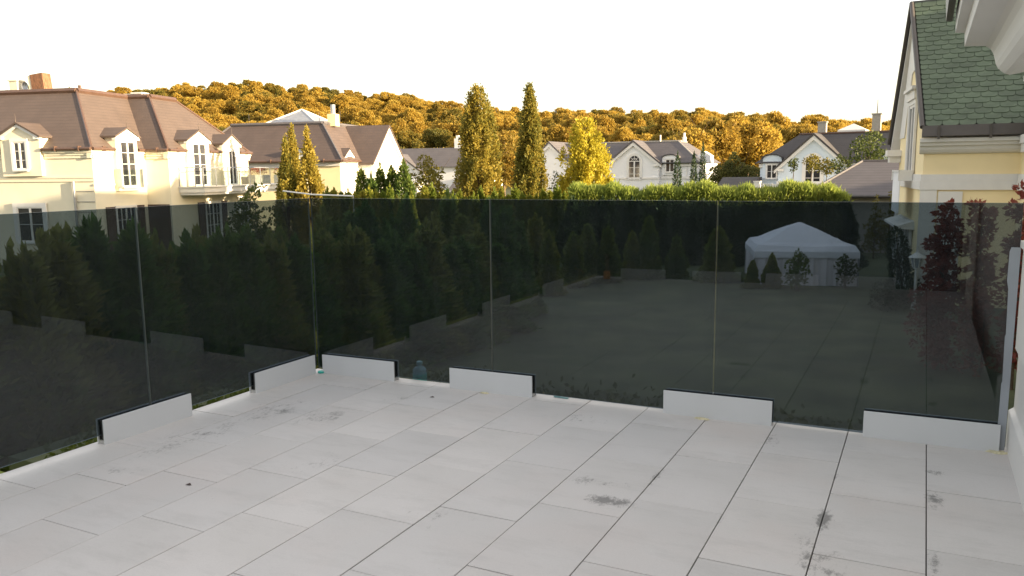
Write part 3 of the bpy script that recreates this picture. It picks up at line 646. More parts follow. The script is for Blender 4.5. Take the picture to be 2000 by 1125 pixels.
for i in range(n3):
    a, b = 2*math.pi*i/n3, 2*math.pi*(i+1)/n3
    for k0, k1 in ((0, .5), (.5, 1)):
        f1 = lambda t, k: (-6.38+.06*math.cos(t)*k, 3.44-.12*k*k+.06*math.cos(t)*k, 6.42+.23*math.sin(t)*k) if False else (-6.38+.21*math.cos(t)*k, 3.46-.07*k*k, 6.42+.22*math.sin(t)*k)
        m.poly([f1(a, k0), f1(a, k1), f1(b, k1), f1(b, k0)])
m.build('dish', M_['zinc'], t_)
# planters on the balcony
for i, (y, lab) in enumerate(((11.9, 'grey balcony planter with red brown bush, the one against the villa wall'), (15.2, 'grey balcony planter with red brown bush, the one at the open end of the balcony'))):
    o = A((Bx+.75, y, 1.06)); t_ = thing('planter_box', lab, 'planter', o, 'planters on the balcony')
    MB(A).box(Bx+.5, Bx+1.0, y-.95, y+.95, 1.062, 1.62).build('box', M_['pot'], t_)
    P, D = blob_pts([((rnd.uniform(-.15, .15), k*.2-.8, .74+rnd.uniform(-.03, .05)), .26) for k in range(9)], 900, 5+i)
    P = np.array([p[0]*EX+p[1]*EY+np.array([0, 0, p[2]]) for p in P]); addmesh('bush', leaves('bush', P, D, .07, .6, L_['red'], i), t_)

# ------------------------------------------------------------------ second villa, brown hip roof (left of the middle)
B = Frame(at(663, 313, 60), 14)
vb = thing('villa', 'yellow villa with brown hip roof, glass pyramid and bright white gable end', 'house', B((-6, 5, GZ)))
ZB, ZBT = 2.55, 5.55
m = MB(B); m.box(-13, 0, 0, 13, GZ, ZB); m.build('wall', M_['yellow'], vb)
m = MB(B); m.box(.001, .04, -.0, 13, GZ, ZB-.3); m.build('side_wall', M_['render'], vb)
m, top = mansard(B, [(-13.4, -.4), (.4, -.4), (.4, 13.4), (-13.4, 13.4)], 2.9, ZB+.02, ZBT); m.build('roof', M_['roof_brown2'], vb)
m = MB(B)
for a, b in zip(top, top[1:]+top[:1]): m.tube((*a, ZBT+.03), (*b, ZBT+.03), .17, 6)
for o_, t2 in (((.4, -.4), top[1]), ((-13.4, -.4), top[0])): m.tube((*o_, ZB+.05), (*t2, ZBT), .09, 6)
m.build('roof_trim', M_['roof_grey'], vb)
gy, gh, gz = 6.6, 3.3, 5.35                   # cross gable with a white end wall on the sunny side
m = MB(B); m.prism([(1.2, gy-gh, ZB+.02), (1.2, gy+gh, ZB+.02), (1.2, gy, gz)], (-7, 0, 0)); m.box(.05, 1.2, gy-gh, gy+gh, GZ, ZB+.02); m.build('gable_wall', M_['render'], vb)
m = MB(B); sl = (gz-ZB)/gh
for s in (-1, 1): m.prism([(1.5, gy, gz+.03), (1.5, gy+s*(gh+.35), ZB-sl*.35+.03), (1.5, gy+s*(gh+.35), ZB-sl*.35+.19), (1.5, gy, gz+.21)], (-8, 0, 0))
m.build('gable_roof', M_['roof_brown2'], vb)
m = MB(B)
for s in (-1, 1): m.prism([(1.42, gy, gz+.02), (1.42, gy+s*(gh+.2), ZB-sl*.2+.02), (1.42, gy+s*(gh+.2), ZB-sl*.2-.25), (1.42, gy, gz-.28)], (-.21, 0, 0))
m.build('bargeboard', M_['white'], vb)
eave_gutter(B, [(-13.4, -.42), (.42, -.42), (.42, gy-gh-.4)], ZB+.04, vb, M_['gutter'], .1, 2.2)
m = MB(B); m.box(-13, .1, -.14, -.002, ZB-.35, ZB-.05); m.box(.045, .16, 0, gy-gh, ZB-.35, ZB-.05); m.build('cornice', M_['render'], vb)
dormer(vb, B((.05, 1.55, 0)), B.n((0, 1, 0)), B.n((1, 0, 0)), .75, 1.9, 3.0, 3.5, 2.6, M_['render'], M_['roof_brown2'])
MB(B).lathe((-3.6, 0, 0), [(1, 1), (1.01, 1.01)]) if False else None
m = MB(B)                                     # round-headed dormer on the front
m.prism([(-3.9, -.15, 1.6), (-2.5, -.15, 1.6), (-2.5, -.15, 3.1)]+[(-3.2+.7*math.cos(math.pi*k/8), -.15, 3.1+.42*math.sin(math.pi*k/8)) for k in range(1, 8)]+[(-3.9, -.15, 3.1)], (0, 2.4, 0))
dd = m.build('dormer', M_['render'], vb)
m = MB(B)
for k in range(8):
    a, b = math.pi*k/8, math.pi*(k+1)/8
    m.prism([(-3.2+.86*math.cos(a), -.3, 3.1+.54*math.sin(a)), (-3.2+.86*math.cos(b), -.3, 3.1+.54*math.sin(b)), (-3.2+.76*math.cos(b), -.3, 3.1+.46*math.sin(b)), (-3.2+.76*math.cos(a), -.3, 3.1+.46*math.sin(a))], (0, 2.4, 0))
m.build('dormer_roof', M_['roof_brown2'], dd)
window(vb, B((-3.65, -.16, 1.75)), B.ex, -B.ey, .9, 1.25, 2, 2)
m = MB(B); m.box(-2.6, -1.9, 3.6, 4.3, 5.4, 6.35); ch = m.build('chimney', M_['yellow'], vb)
MB(B).tube((-2.25, 3.95, 6.35), (-2.25, 3.95, 7.1), .2, 10).build('flue_pipe', M_['zinc'], ch)
m = MB(B); q = [(-9.0, 4, 5.56), (-3.6, 4, 5.56), (-3.6, 9, 5.56), (-9.0, 9, 5.56)]; a_ = (-6.3, 6.5, 7.0)
for i in range(4): m.poly([q[i], q[(i+1) % 4], a_])
sk = m.build('glass_pyramid', M_['zinc'], vb); m = MB(B)
for i in range(4): m.tube(q[i], a_, .07, 5); m.tube(q[i], q[(i+1) % 4], .08, 5)
m.build('pyramid_frame', M_['white'], sk)
m = MB(B)
for x in (-9.2, -3.0, -1.2): m.tube((x, 3, 5.5), (x, 3, 6.5), .025, 4)
m.build('lightning_rod', M_['darkmetal'], vb)

# ------------------------------------------------------------------ villas in the middle and on the right
def gable_front(par, F, xc, half, y0, ze, za, depth, wallm, roofm, ov=.35, th=.2, trim=True, zg=GZ, sweep=0.0):
    m = MB(F); m.prism([(xc-half, y0, zg), (xc+half, y0, zg), (xc+half, y0, ze), (xc, y0, za), (xc-half, y0, ze)], (0, depth, 0)); g1_ = m.build('gable_wall', wallm, par)
    m = MB(F); sl = (za-ze)/half
    for s in (-1, 1): m.prism([(xc, y0-ov, za+.02), (xc+s*(half+ov), y0-ov, ze-sl*ov+.02), (xc+s*(half+ov), y0-ov, ze-sl*ov+th+.02), (xc, y0-ov, za+th+.06)], (0, depth+ov, 0))
    m.build('gable_roof', roofm, par)
    if trim:
        m = MB(F)
        for s in (-1, 1):
            m.prism([(xc, y0-ov*.8, za), (xc+s*(half+ov*.9), y0-ov*.8, ze-sl*ov*.9), (xc+s*(half+ov*.9), y0-ov*.8, ze-sl*ov*.9-.3), (xc, y0-ov*.8, za-.42)], (0, ov*.8-.002, 0))
            m.box(xc+s*half-.55*(s > 0), xc+s*half+.55*(s < 0), y0-ov*.75, y0-.002, ze-.42, ze-.16)
        m.build('bargeboard', M_['white'], par)
def arch_dormer(par, F, xc, half, y0, zb, zs, za, depth, wallm, roofm):
    arc = [(xc+half*math.cos(math.pi*k/8), y0, zs+(za-zs)*math.sin(math.pi*k/8)) for k in range(9)]
    m = MB(F); m.prism([(xc-half, y0, zb), (xc+half, y0, zb)]+arc, (0, depth, 0)); d_ = m.build('dormer', wallm, par)
    m = MB(F); e = .14
    for k in range(8):
        a, b = math.pi*k/8, math.pi*(k+1)/8
        f1 = lambda t, s: (xc+(half+s)*math.cos(t), y0-.15, zs+(za-zs+s)*math.sin(t)+.02)
        m.prism([f1(a, e), f1(b, e), f1(b, .02), f1(a, .02)], (0, depth+.15, 0))
    m.build('dormer_roof', roofm, d_); return d_

D = Frame(at(1237, 331, 95), 1)              # grey white villa in the middle
vd = thing('villa', 'white villa with grey roof and arched gable window, right of the yellow tree', 'house', D((0, 5, GZ)))
ze, zr = 2.35, 5.0
m = MB(D); m.box(-13.5, 7.6, .6, 11, GZ, ze); m.build('wall', M_['palewall'], vd)
m, top = mansard(D, [(-13.9, .2), (8.0, .2), (8.0, 11.4), (-13.9, 11.4)], 3.6, ze+.02, zr); m.build('roof', M_['roof_grey'], vd)
m = MB(D)
for a, b in zip(top, top[1:]+top[:1]): m.tube((*a, zr+.02), (*b, zr+.02), .13, 6)
m.tube((8, .2, ze), (*top[1], zr), .1, 6); m.build('roof_trim', M_['pot'], vd)
gable_front(vd, D, 0, 3.1, 0, 2.45, 4.9, 7, M_['palewall'], M_['roof_grey'])
gable_front(vd, D, -10.6, 2.6, -.6, 2.6, 5.0, 7, M_['palewall'], M_['roof_grey'])
window(vd, D((-.62, -.02, .4)), D.ex, -D.ey, 1.5, 3.0, 2, 3, arch=True, surround=.2, fw=.1, sill=False)
arch_dormer(vd, D, 4.35, .95, .35, 1.0, 2.95, 3.3, 2.6, M_['palewall'], M_['roof_grey'])
window(vd, D((3.85, .33, 1.35)), D.ex, -D.ey, 1.0, 1.45, 2, 1, surround=.12)
m = MB(D); m.box(3.2, 7.7, .45, .599, .55, .85); m.box(3.2, 7.72, .42, .598, 2.0, 2.3); m.box(-3.15, 3.15, -.1, -.002, .55, .75)
m.build('cornice', M_['white'], vd)
for xx in (5.6, 6.3, 6.95, 7.45): MB(D).box(xx-.06, xx+.06, .5, .597, .9, 1.95).build('pilaster', M_['white'], vd)
eave_gutter(D, [(3.4, .2), (8.0, .2)], ze+.03, vd, M_['darkmetal'], .09, 3)
m = MB(D); m.tube((2.2, 3.7, 5.0), (2.2, 3.7, 5.8), .09, 6); m.tube((5.0, 4.2, 5.0), (5.0, 4.2, 6.0), .14, 6); m.tube((5.0, 4.2, 5.0), (5.0, 4.2, 5.5), .25, 8); m.build('vent_pipe', M_['white'], vd)
m = MB(D); m.prism([(7.0, 2.5, 2.4), (8.6, 2.5, 2.4), (8.6, 2.5, 3.2), (7.8, 2.5, 3.7), (7.0, 2.5, 3.2)], (0, 1.6, 0)); m.build('dormer', M_['palewall'], vd)

E_ = Frame(at(1588, 326, 80), -4)             # blue white villa on the right
ve = thing('villa', 'pale blue villa with charcoal roof, arched gable window and white balustrade, right of the wood', 'house', E_((0, 5, GZ)))
ze, zr = 2.15, 5.15
m = MB(E_); m.box(-5.4, 11.5, .7, 12, GZ, ze); m.build('wall', M_['pale_blue'], ve)
m, top = mansard(E_, [(-5.9, .25), (12.0, .25), (12.0, 12.4), (-5.9, 12.4)], 3.7, ze+.02, zr); m.build('roof', M_['roof_dark'], ve)
m = MB(E_)
for a, b in zip(top, top[1:]+top[:1]): m.tube((*a, zr+.02), (*b, zr+.02), .12, 6)
m.tube((12, .25, ze), (*top[1], zr), .1, 6); m.build('roof_trim', M_['gutter'], ve)
gable_front(ve, E_, 0, 3.4, 0, 1.75, 4.85, 7.5, M_['pale_blue'], M_['roof_dark'], ov=.4)
window(ve, E_((-.8, -.02, -.1)), E_.ex, -E_.ey, 1.6, 3.0, 2, 3, arch=True, surround=.24, fw=.11, sill=False)
arch_dormer(ve, E_, -4.15, .95, .45, .6, 2.6, 3.0, 2.6, M_['pale_blue'], M_['roof_dark'])
window(ve, E_((-4.65, .43, .62)), E_.ex, -E_.ey, 1.0, 1.4, 2, 2, surround=.12)
arch_dormer(ve, E_, 7.3, 1.0, .45, .6, 2.6, 3.0, 2.6, M_['pale_blue'], M_['roof_dark'])
m = MB(E_); m.box(-5.5, -3.0, .5, .699, 1.75, 2.1); m.box(3.4, 11.6, .5, .699, 1.75, 2.1); m.box(-3.5, 3.5, -.14, -.002, .05, .3); m.build('cornice', M_['white'], ve)
m = MB(E_); m.box(-.5, .3, 4.2, 5.0, 5.0, 6.3); m.box(-.58, .38, 4.12, 5.08, 6.3, 6.42); m.build('chimney', M_['pot'], ve)
m = MB(E_); m.box(4.7, 5.5, 4.2, 5.0, 5.0, 6.9); m.box(4.62, 5.58, 4.12, 5.08, 6.9, 7.02); c_ = m.build('chimney', M_['pot'], ve)
MB(E_).tube((5.1, 4.6, 7.0), (5.1, 4.6, 8.4), .06, 6, .02).build('weather_vane', M_['darkmetal'], c_)
m = MB(E_); q = [(1.3, 5.2, 5.2), (4.0, 5.2, 5.2), (4.0, 7.8, 5.2), (1.3, 7.8, 5.2)]; m.box(1.3, 4.0, 5.2, 7.8, 5.1, 5.5)
for i in range(4): m.poly([(*q[i][:2], 5.5), (*q[(i+1) % 4][:2], 5.5), (2.65, 6.5, 6.2)])
m.build('roof_lantern', M_['white'], ve)
# balcony with balustrade in front of its gable
m = MB(E_); m.box(-5.0, 5.5, -3.2, -.2, GZ, -.95); m.box(-5.1, 5.6, -3.35, -.2, -.948, -.75); bt = m.build('balcony', M_['white'], ve)
m = MB(E_); m.box(-5.0, -4.4, -3.3, -2.8, -.745, .3); m.box(-5.05, -4.35, -3.35, -2.75, .302, .4); m.build('parapet', M_['white'], bt); MB(E_).box(-3.2, -.6, -3.25, -3.0, -.745, .1).build('parapet', M_['white'], bt); MB(E_).box(3.4, 5.5, -3.25, -3.0, -.745, .1).build('parapet', M_['white'], bt)
m = MB(E_); m.box(-.59, 3.39, -3.2, -3.05, .05, .12)
for i in range(26): x = -.5+i*.152; m.box(x-.03, x+.03, -3.17, -3.08, -.745, .049)
m.box(-4.38, -3.22, -3.2, -3.05, .05, .12)
for i in range(8): x = -4.3+i*.145; m.box(x-.03, x+.03, -3.17, -3.08, -.745, .049)
tag(m.build('balustrade', M_['white'], bt), kind='stuff')
m = MB(E_); m.prism([(-9.0, -2.5, -.2), (-5.2, -2.5, -.2), (-5.2, -.5, .75), (-9.0, -.5, .75)], (0, 1.8, 0)); m.build('porch_roof', M_['roof_dark'], ve)
m = MB(E_); m.box(-8.6, -5.3, -2.1, 1.3, GZ, -.25); m.build('porch_wall', M_['pale_blue'], ve)

C = Frame(at(785, 338, 92), 10)               # small white villa behind the conical thujas
vc = thing('villa', 'small white villa with round arched window, partly hidden by the loose yellow green shrub', 'house', C((3, 4, GZ)))
ze, zr = 2.2, 4.45
m = MB(C); m.box(-5, 9, .5, 10, GZ, ze); m.build('wall', M_['palewall'], vc)
m, top = mansard(C, [(-5.4, .1), (9.3, .1), (9.3, 10.4), (-5.4, 10.4)], 3.0, ze+.02, zr); m.build('roof', M_['roof_grey'], vc)
gable_front(vc, C, -.2, 2.7, 0, 1.6, 3.5, 5, M_['palewall'], M_['roof_grey'])
window(vc, C((-1.0, -.02, .2)), C.ex, -C.ey, 1.7, 2.05, 2, 2, arch=True, surround=.3, fw=.1, sill=False)
m = MB(C); m.box(-1.2, 2.6, -1.6, -.15, GZ, .25); m.box(-1.3, 2.75, -1.7, -.15, .253, .42); m.build('porch', M_['white'], vc)
m = MB(C); m.box(5.4, 6.7, 3, 4, 4.3, 5.5); m.box(5.55, 5.85, 3.2, 3.8, 5.5, 5.85); m.box(6.2, 6.5, 3.2, 3.8, 5.5, 5.85); m.build('chimney', M_['palewall'], vc)
m = MB(C); m.prism([(6.6, -2.6, -.4), (11.5, -2.6, -.4), (11.0, .4, .9), (6.6, .4, .9)], (0, .5, .12)); m.build('porch_roof', M_['roof_grey'], vc)
m = MB(C); m.box(6.8, 11.2, -2.0, .45, GZ, -.42); m.build('porch_wall', M_['palewall'], vc)

# flat-toned garage with a slate hip roof
F = Frame(at(1570, 386, 41.5), 6)
gr = thing('garage', 'low grey garage under a slate hip roof between the bright hedge and the yellow house', 'garage', F((3, 4, GZ)))
m = MB(F); m.box(.4, 9, .4, 9, GZ, .2); m.build('wall', M_['pot'], gr)
m = MB(F); z0, z1 = .16, 2.0
q0 = [(-.2, 0, z0), (9.4, 0, z0), (9.4, 9.4, z0), (-.2, 9.4, z0)]; r0, r1 = (2.9, 4.7, z1), (9.2, 4.7, z1)
for f_ in ([q0[0], q0[1], r1, r0], [q0[1], q0[2], r1], [q0[2], q0[3], r0, r1], [q0[3], q0[0], r0], q0[::-1]): m.poly(f_)
m.build('roof', M_['roof_slate'], gr)
MB(F).tube((-.2, -.06, z0+.03), (9.4, -.06, z0+.03), .08, 8).build('gutter', M_['darkmetal'], gr)
m = MB(F); m.tube(r0, r1, .09, 6); m.tube(q0[0], r0, .08, 6); m.build('ridge_cap', M_['roof_slate'], gr)

# ------------------------------------------------------------------ yellow house with green shingles (right)
rh = thing('yellow_house', 'yellow house with green shingle roof, white cornice and a steep gable on the right', 'house', (2.0, 31.0, GZ))
P1, P2 = np.array([-.19, 28.55]), np.array([-1.06, 35.3]); gd = (P2-P1)/np.linalg.norm(P2-P1); gn = np.array([-gd[1], gd[0]]); GLn = np.linalg.norm(P2-P1)
G = lambda p: np.array([P1[0]+gd[0]*p[0]+gn[0]*p[1], P1[1]+gd[1]*p[0]+gn[1]*p[1], p[2]])    # along the gable wall, outward, up
ZE2, ZAP = 2.80, 7.2
m = MB(); m.prism([(-.19, 28.55, GZ), (2.42, 28.55, GZ), (2.42, 35.3, GZ), (-1.06, 35.3, GZ)], (0, 0, ZE2-.05-GZ)); m.build('wall', M_['yellow'], rh)
m = MB(G); m.prism([(0, 0, ZE2-.048), (GLn, 0, ZE2-.048), (GLn*.62, 0, ZAP-.2)], (0, -2.6, 0)); m.build('gable_wall', M_['yellow'], rh)
E0, E1 = np.array([-.24, 28.05, 2.88]), np.array([2.62, 28.05, 2.88]); A0 = np.array([-.86, 32.9, 7.40]); A1 = np.array([2.62, 32.9, 7.40]); EF = np.array([-1.45, 36.0, 2.46])
m = MB(); m.prism([E0, E1, A1, A0], (0, .02, -.12)); ro = m.build('roof', M_['roofboard'], rh)
m = MB(); m.prism([A0+[0, .04, 0], A1+[0, .04, 0], np.array([2.62, 36, 2.46]), EF], (.0, .0, .13)); m.build('rear_roof', M_['darkmetal'], rh)
m = MB(); m.prism([A0+[.03, .03, -.02], A0+[.62, .03, -.02], EF+[.62, -.0, -.02], EF+[.03, 0, -.02]], (0, -.02, -.22)); m.build('soffit', M_['white'], rh)
m = MB(G); a_, b_ = GLn*.62, ZAP-.25; m.prism([(a_, .002, b_), (GLn-.02, .002, ZE2-.05), (GLn-1.5, .002, ZE2-.05), (a_-.25, .002, b_-2.0), (a_-1.3, .002, b_-1.9), (a_-.9, .002, b_-1.1)], (0, .04, 0)); m.build('frieze', M_['white'], rh)
m = MB(); m.path([E0+[-.04, -.05, .0], A0+[-.04, 0, .06]], .075, 8); m.path([A0+[-.05, 0, .06], EF+[-.05, 0, .12]], .06, 8); m.build('verge_trim', M_['verge'], rh)
NR, pitch = 26, None
sd_ = (A0-E0); sd_[0] = 0; SLn = np.linalg.norm(sd_); sdir = sd_/SLn; nrm = np.cross((1, 0, 0), sdir); pitch = SLn/NR; tw = .455
def shingle(wd):
    c, hh, th = .085, pitch*1.32, .026
    pts = [(0.006, hh), (0.006, c), (c*.4, .03), (c, 0), (wd-c, 0), (wd-c*.4, .03), (wd-.006, c), (wd-.006, hh)]
    b = [(x, y, .022-.022*y/hh+.004) for x, y in pts]; tt = [(x, y, z+th) for x, y, z in b]; n = 8
    me = bpy.data.meshes.new('shingle'); me.from_pydata(b+tt, [], [tuple(range(n-1, -1, -1)), tuple(range(n, 2*n))]+[(k, (k+1) % n, n+(k+1) % n, n+k) for k in range(n)]); me.materials.append(M_['shingle']); return me
full = shingle(tw); rot = Matrix(((1, sdir[0], nrm[0]), (0, sdir[1], nrm[1]), (0, sdir[2], nrm[2]))).to_4x4()
base = BASE[rh]
for r_ in range(NR):
    t0 = r_*pitch; xs = E0[0]+(A0[0]-E0[0])*r_/NR+.04; x = xs; first = tw*(.5 if r_ % 2 else 1)*1.0
    while x < 2.5:
        wd = first if x == xs else tw
        o = bpy.data.objects.new('shingle', full if abs(wd-tw) < 1e-6 else shingle(wd)); COL.objects.link(o); o.parent = rh
        p = np.array([x, E0[1], E0[2]])+sdir*t0
        o.matrix_local = Matrix.Translation(p-base) @ rot @ Matrix.Rotation(rnd.uniform(-.008, .008), 4, 'Z') @ Matrix.Rotation(rnd.uniform(-.01, .004), 4, 'X')
        x += wd
m = MB(); m.prism([(-.28, 27.9, 2.60), (-.28, 28.16, 2.56), (-.28, 28.2, 2.86), (-.28, 27.98, 2.92)], (2.72, 0, 0)); m.prism([(2.40, 27.95, 2.65), (2.6, 27.95, 2.7), (2.6, 19.5, 2.7), (2.40, 19.5, 2.65)], (0, 0, .14)); g_ = m.build('gutter', M_['verge'], rh)
for x in (.18, 1.55): MB().box(x-.035, x+.035, 27.86, 27.9, 2.5, 2.9).build('gutter_bracket', M_['verge'], g_)
m = MB(); pr = [(28.549, 2.06), (28.46, 2.075), (28.40, 2.11), (28.33, 2.195), (28.30, 2.30), (28.20, 2.315), (28.18, 2.41), (28.08, 2.425), (28.08, 2.53), (28.549, 2.56)]
m.prism([(-.32, y, z) for y, z in pr], (2.76, 0, 0)); m.build('cornice', M_['white'], rh)
m = MB(); m.box(2.3, 2.419, 20, 28.07, 2.32, 2.56); m.box(2.34, 2.419, 20, 28.07, 2.06, 2.318); m.build('wing_cornice', M_['white'], rh)
m = MB(); m.box(-.24, 2.4, 28.47, 28.549, .95, 1.22); m.box(-.22, 2.4, 28.49, 28.549, 1.223, 1.43)
m.T = G; m.box(-.05, GLn+.06, .001, .07, .95, 1.22); m.box(-.05, GLn+.06, .001, .05, 1.223, 1.43); m.build('string_course', M_['white'], rh)
MB().box(-.235, .24, 28.5, 28.549, GZ, .948).build('pilaster', M_['white'], rh); MB(G).box(GLn-.5, GLn+.04, .001, .06, GZ, .948).build('pilaster', M_['white'], rh)
m = MB(); m.box(.28, .95, 28.505, 28.549, GZ, .90); m.build('white_panel', M_['white'], rh)
m = MB(G); m.box(GLn-.62, GLn+.28, .0, .5, 2.08, 2.32); m.box(GLn-.45, GLn+.2, .001, .4, 1.84, 2.078); m.build('cornice_return', M_['white'], rh)
gdir = np.array([gd[0], gd[1], 0]); gout = np.array([gn[0], gn[1], 0])
window(rh, G((2.2, .02, 1.44)), gdir, gout, 1.6, 2.35, 2, 1, surround=.22, fw=.1)
m = MB(G); m.box(1.95, 4.05, .0, .16, 3.95, 4.25); m.box(1.8, 4.2, .0, .26, 4.253, 4.36); m.build('window_head', M_['white'], rh)
m = MB(G); m.box(1.9, 4.1, .46, .5, 1.5, 1.56); m.box(1.9, 1.96, .07, .5, 1.2, 1.56); m.box(4.04, 4.1, .07, .5, 1.2, 1.56); gd_ = m.build('window_guard', M_['white'], rh)
m = MB(G); m.box(1.92, 4.08, .43, .455, .1, 1.49); m.build('guard_panel', M_['palewall'], gd_)
window(rh, G((1.7, .02, GZ+.2)), gdir, gout, 3.0, 2.2, 4, 1, surround=.18, fw=.1)
m = MB(G); m.prism([(1.2, .0, -.12), (1.2, .55, -.3), (1.2, .55, -.38), (1.2, 0, -.42)], (4.2, 0, 0)); m.build('door_canopy', M_['white'], rh)
# wing towards the terrace; unseen length and roof height drawn out to cast shade
m = MB(); m.box(2.42, 13, 6, 36, GZ, 2.5); m.build('wing_wall', M_['yellow'], rh)
m = MB(); m.prism([(2.64, 5.8, 2.5), (15.2, 5.8, 2.5), (9.4, 5.8, 8.6)], (0, 30.6, 0)); m.build('wing_roof', M_['roofboard'], rh)
m = MB(); m.box(2.34, 2.419, 9, 28.45, .95, 1.22); m.box(2.36, 2.419, 9, 28.45, 1.223, 1.43); m.build('wing_string_course', M_['white'], rh)
m = MB(); m.box(13.3, 26, 30, 62, GZ, 3.0); m.build('unseen_shade_block', M_['yellow'], rh)  # unseen block with roof, added only to shade the far hedge
m = MB(); m.prism([(13.2, 29.8, 3.0), (26.2, 29.8, 3.0), (19.7, 29.8, 4.5)], (0, 32.4, 0)); m.build('unseen_shade_block_roof', M_['roofboard'], rh)
window(rh, (2.40, 26.2, 1.44), (0, -1, 0), (-1, 0, 0), 1.2, 1.05, 2, 1, surround=.1)
m = MB(); m.box(2.46, 6, 25.6, 27.0, 2.72, 3.5); dm = m.build('dormer', M_['yellow'], rh)
m = MB(); m.box(2.38, 6, 25.4, 27.2, 3.502, 3.9); m.box(2.3, 6, 25.3, 27.3, 3.902, 4.05); m.box(2.22, 6, 25.2, 27.4, 4.052, 4.2); m.prism([(2.24, 25.2, 4.203), (2.24, 27.4, 4.203), (2.24, 26.3, 5.0)], (3.5, 0, 0)); m.build('pediment', M_['white'], dm)

# ------------------------------------------------------------------ the wood on the hill
FT = []
for v in range(9):
    g = np.random.default_rng(100+v); hh = 1.0
    bl = []
    asp = g.uniform(.8, 1.25, 3)
    for k in range(52):
        a = g.uniform(0, 6.28); e = math.asin(g.uniform(-.35, 1)); c = np.array([math.cos(a)*math.cos(e)*4.1*g.uniform(.75, 1.1), math.sin(a)*math.cos(e)*4.1*g.uniform(.75, 1.1), 9.2+math.sin(e)*5.0*asp[2]*g.uniform(.7, 1.15)]); c[:2] *= asp[:2]; bl.append((c, g.choice([.7, 1.0, 1.4, 2.1])))
    P, D_ = blob_pts(bl, 150, 200+v, .35); FT.append((leaves('crown', P, D_, .46, .75, L_['forest'], v), (P[::2], D_[::2])))
tm = trunk_mb(10, .3, 4, 4, 5)
proto = None; cnt = 0; cand = []
for f in (196, 206, 217, 228, 239, 250, 262, 274, 286, 299, 312, 325, 338):
    l_ = -.72*f+rnd.uniform(0, 6)
    while l_ < .58*f:
        cand.append((f+rnd.uniform(-5, 5), l_+rnd.uniform(-1.5, 1.5))); l_ += 6.2*rnd.uniform(.8, 1.25)
def vis(f, l):
    px = 1000+FPX*l/f; z = hill(f, l)+15; py = 346-.0115*px-FPX*(z-CAM[2])/f
    return -20 < px < 1790 and py < 318
seen = [c for c in cand if vis(*c)]; rest = [c for c in cand if not vis(*c) and 1000+FPX*c[1]/c[0] < 2600]
seen.sort(key=lambda c: c[0]); rest += seen[298:]; seen = seen[:298]
protos = []
for i, (f, l_) in enumerate(seen):
    p = CAM+f*FH+l_*RH; z = hill(f, l_)-.5; s = rnd.uniform(.78, 1.08); k = i % 9
    if i < 9:
        t = thing('forest_tree', 'broad tree in golden autumn leaf, one of the wood on the hill', 'tree', (p[0], p[1], z), 'trees of the wood on the hill')
        addmesh('crown', FT[k][0], t); o = tm.build('trunk', M_['trunkwarm']) if i == 0 else addmesh('trunk', protos[0].children[1].data)
        o.parent = t; o.location = (0, 0, 0); protos.append(t); t.rotation_euler = (0, 0, rnd.uniform(0, 6)); t.scale = (s, s, s*rnd.uniform(.9, 1.1))
    else: dup(protos[k], (p[0], p[1], z), rnd.uniform(0, 6.28), (s, s, s*rnd.uniform(.9, 1.12)))
# the rest of the wood, never told apart: points that carry the same crowns
pm = bpy.data.meshes.new('deep_wood'); pm.from_pydata([tuple(CAM*[1, 1, 0]+f*FH+l_*RH+np.array([0, 0, hill(f, l_)-.5])) for f, l_ in rest], [], [])
dw = addmesh('deep_wood', pm); tag(dw, 'the far part of the golden autumn wood on the hill', 'wood', kind='stuff')
ng = bpy.data.node_groups.new('deep_wood', 'GeometryNodeTree'); ng.interface.new_socket('Geometry', in_out='INPUT', socket_type='NodeSocketGeometry'); ng.interface.new_socket('Geometry', in_out='OUTPUT', socket_type='NodeSocketGeometry')
gi, go_ = ng.nodes.new('NodeGroupInput'), ng.nodes.new('NodeGroupOutput'); ip = ng.nodes.new('GeometryNodeInstanceOnPoints'); gg = ng.nodes.new('GeometryNodeGeometryToInstance')
for k in (8, 6, 3, 1, 0):
    oi_ = ng.nodes.new('GeometryNodeObjectInfo'); oi_.inputs['Object'].default_value = protos[k].children[0]; oi_.inputs['As Instance'].default_value = True; ng.links.new(oi_.outputs['Geometry'], gg.inputs[0])
ng.links.new(gi.outputs[0], ip.inputs['Points']); 
jn = ng.nodes.new('GeometryNodeJoinGeometry')
for n_2 in [q for q in ng.nodes if q.type == 'OBJECT_INFO']: ng.links.new(n_2.outputs['Geometry'], jn.inputs[0])
ng.nodes.remove(gg); ng.links.new(jn.outputs[0], ip.inputs['Instance']); ip.inputs['Pick Instance'].default_value = True
r1 = ng.nodes.new('FunctionNodeRandomValue'); r1.data_type = 'FLOAT_VECTOR'; r1.inputs[0].default_value = (0, 0, 0); r1.inputs[1].default_value = (0, 0, 6.28); ng.links.new(r1.outputs[0], ip.inputs['Rotation'])
r2_ = ng.nodes.new('FunctionNodeRandomValue'); r2_.data_type = 'FLOAT'; r2_.inputs[2].default_value = .78; r2_.inputs[3].default_value = 1.08; r2_.inputs['Seed'].default_value = 4; ng.links.new(r2_.outputs[1], ip.inputs['Scale'])
ng.links.new(ip.outputs[0], go_.inputs[0]); md = dw.modifiers.new('wood', 'NODES'); md.node_group = ng

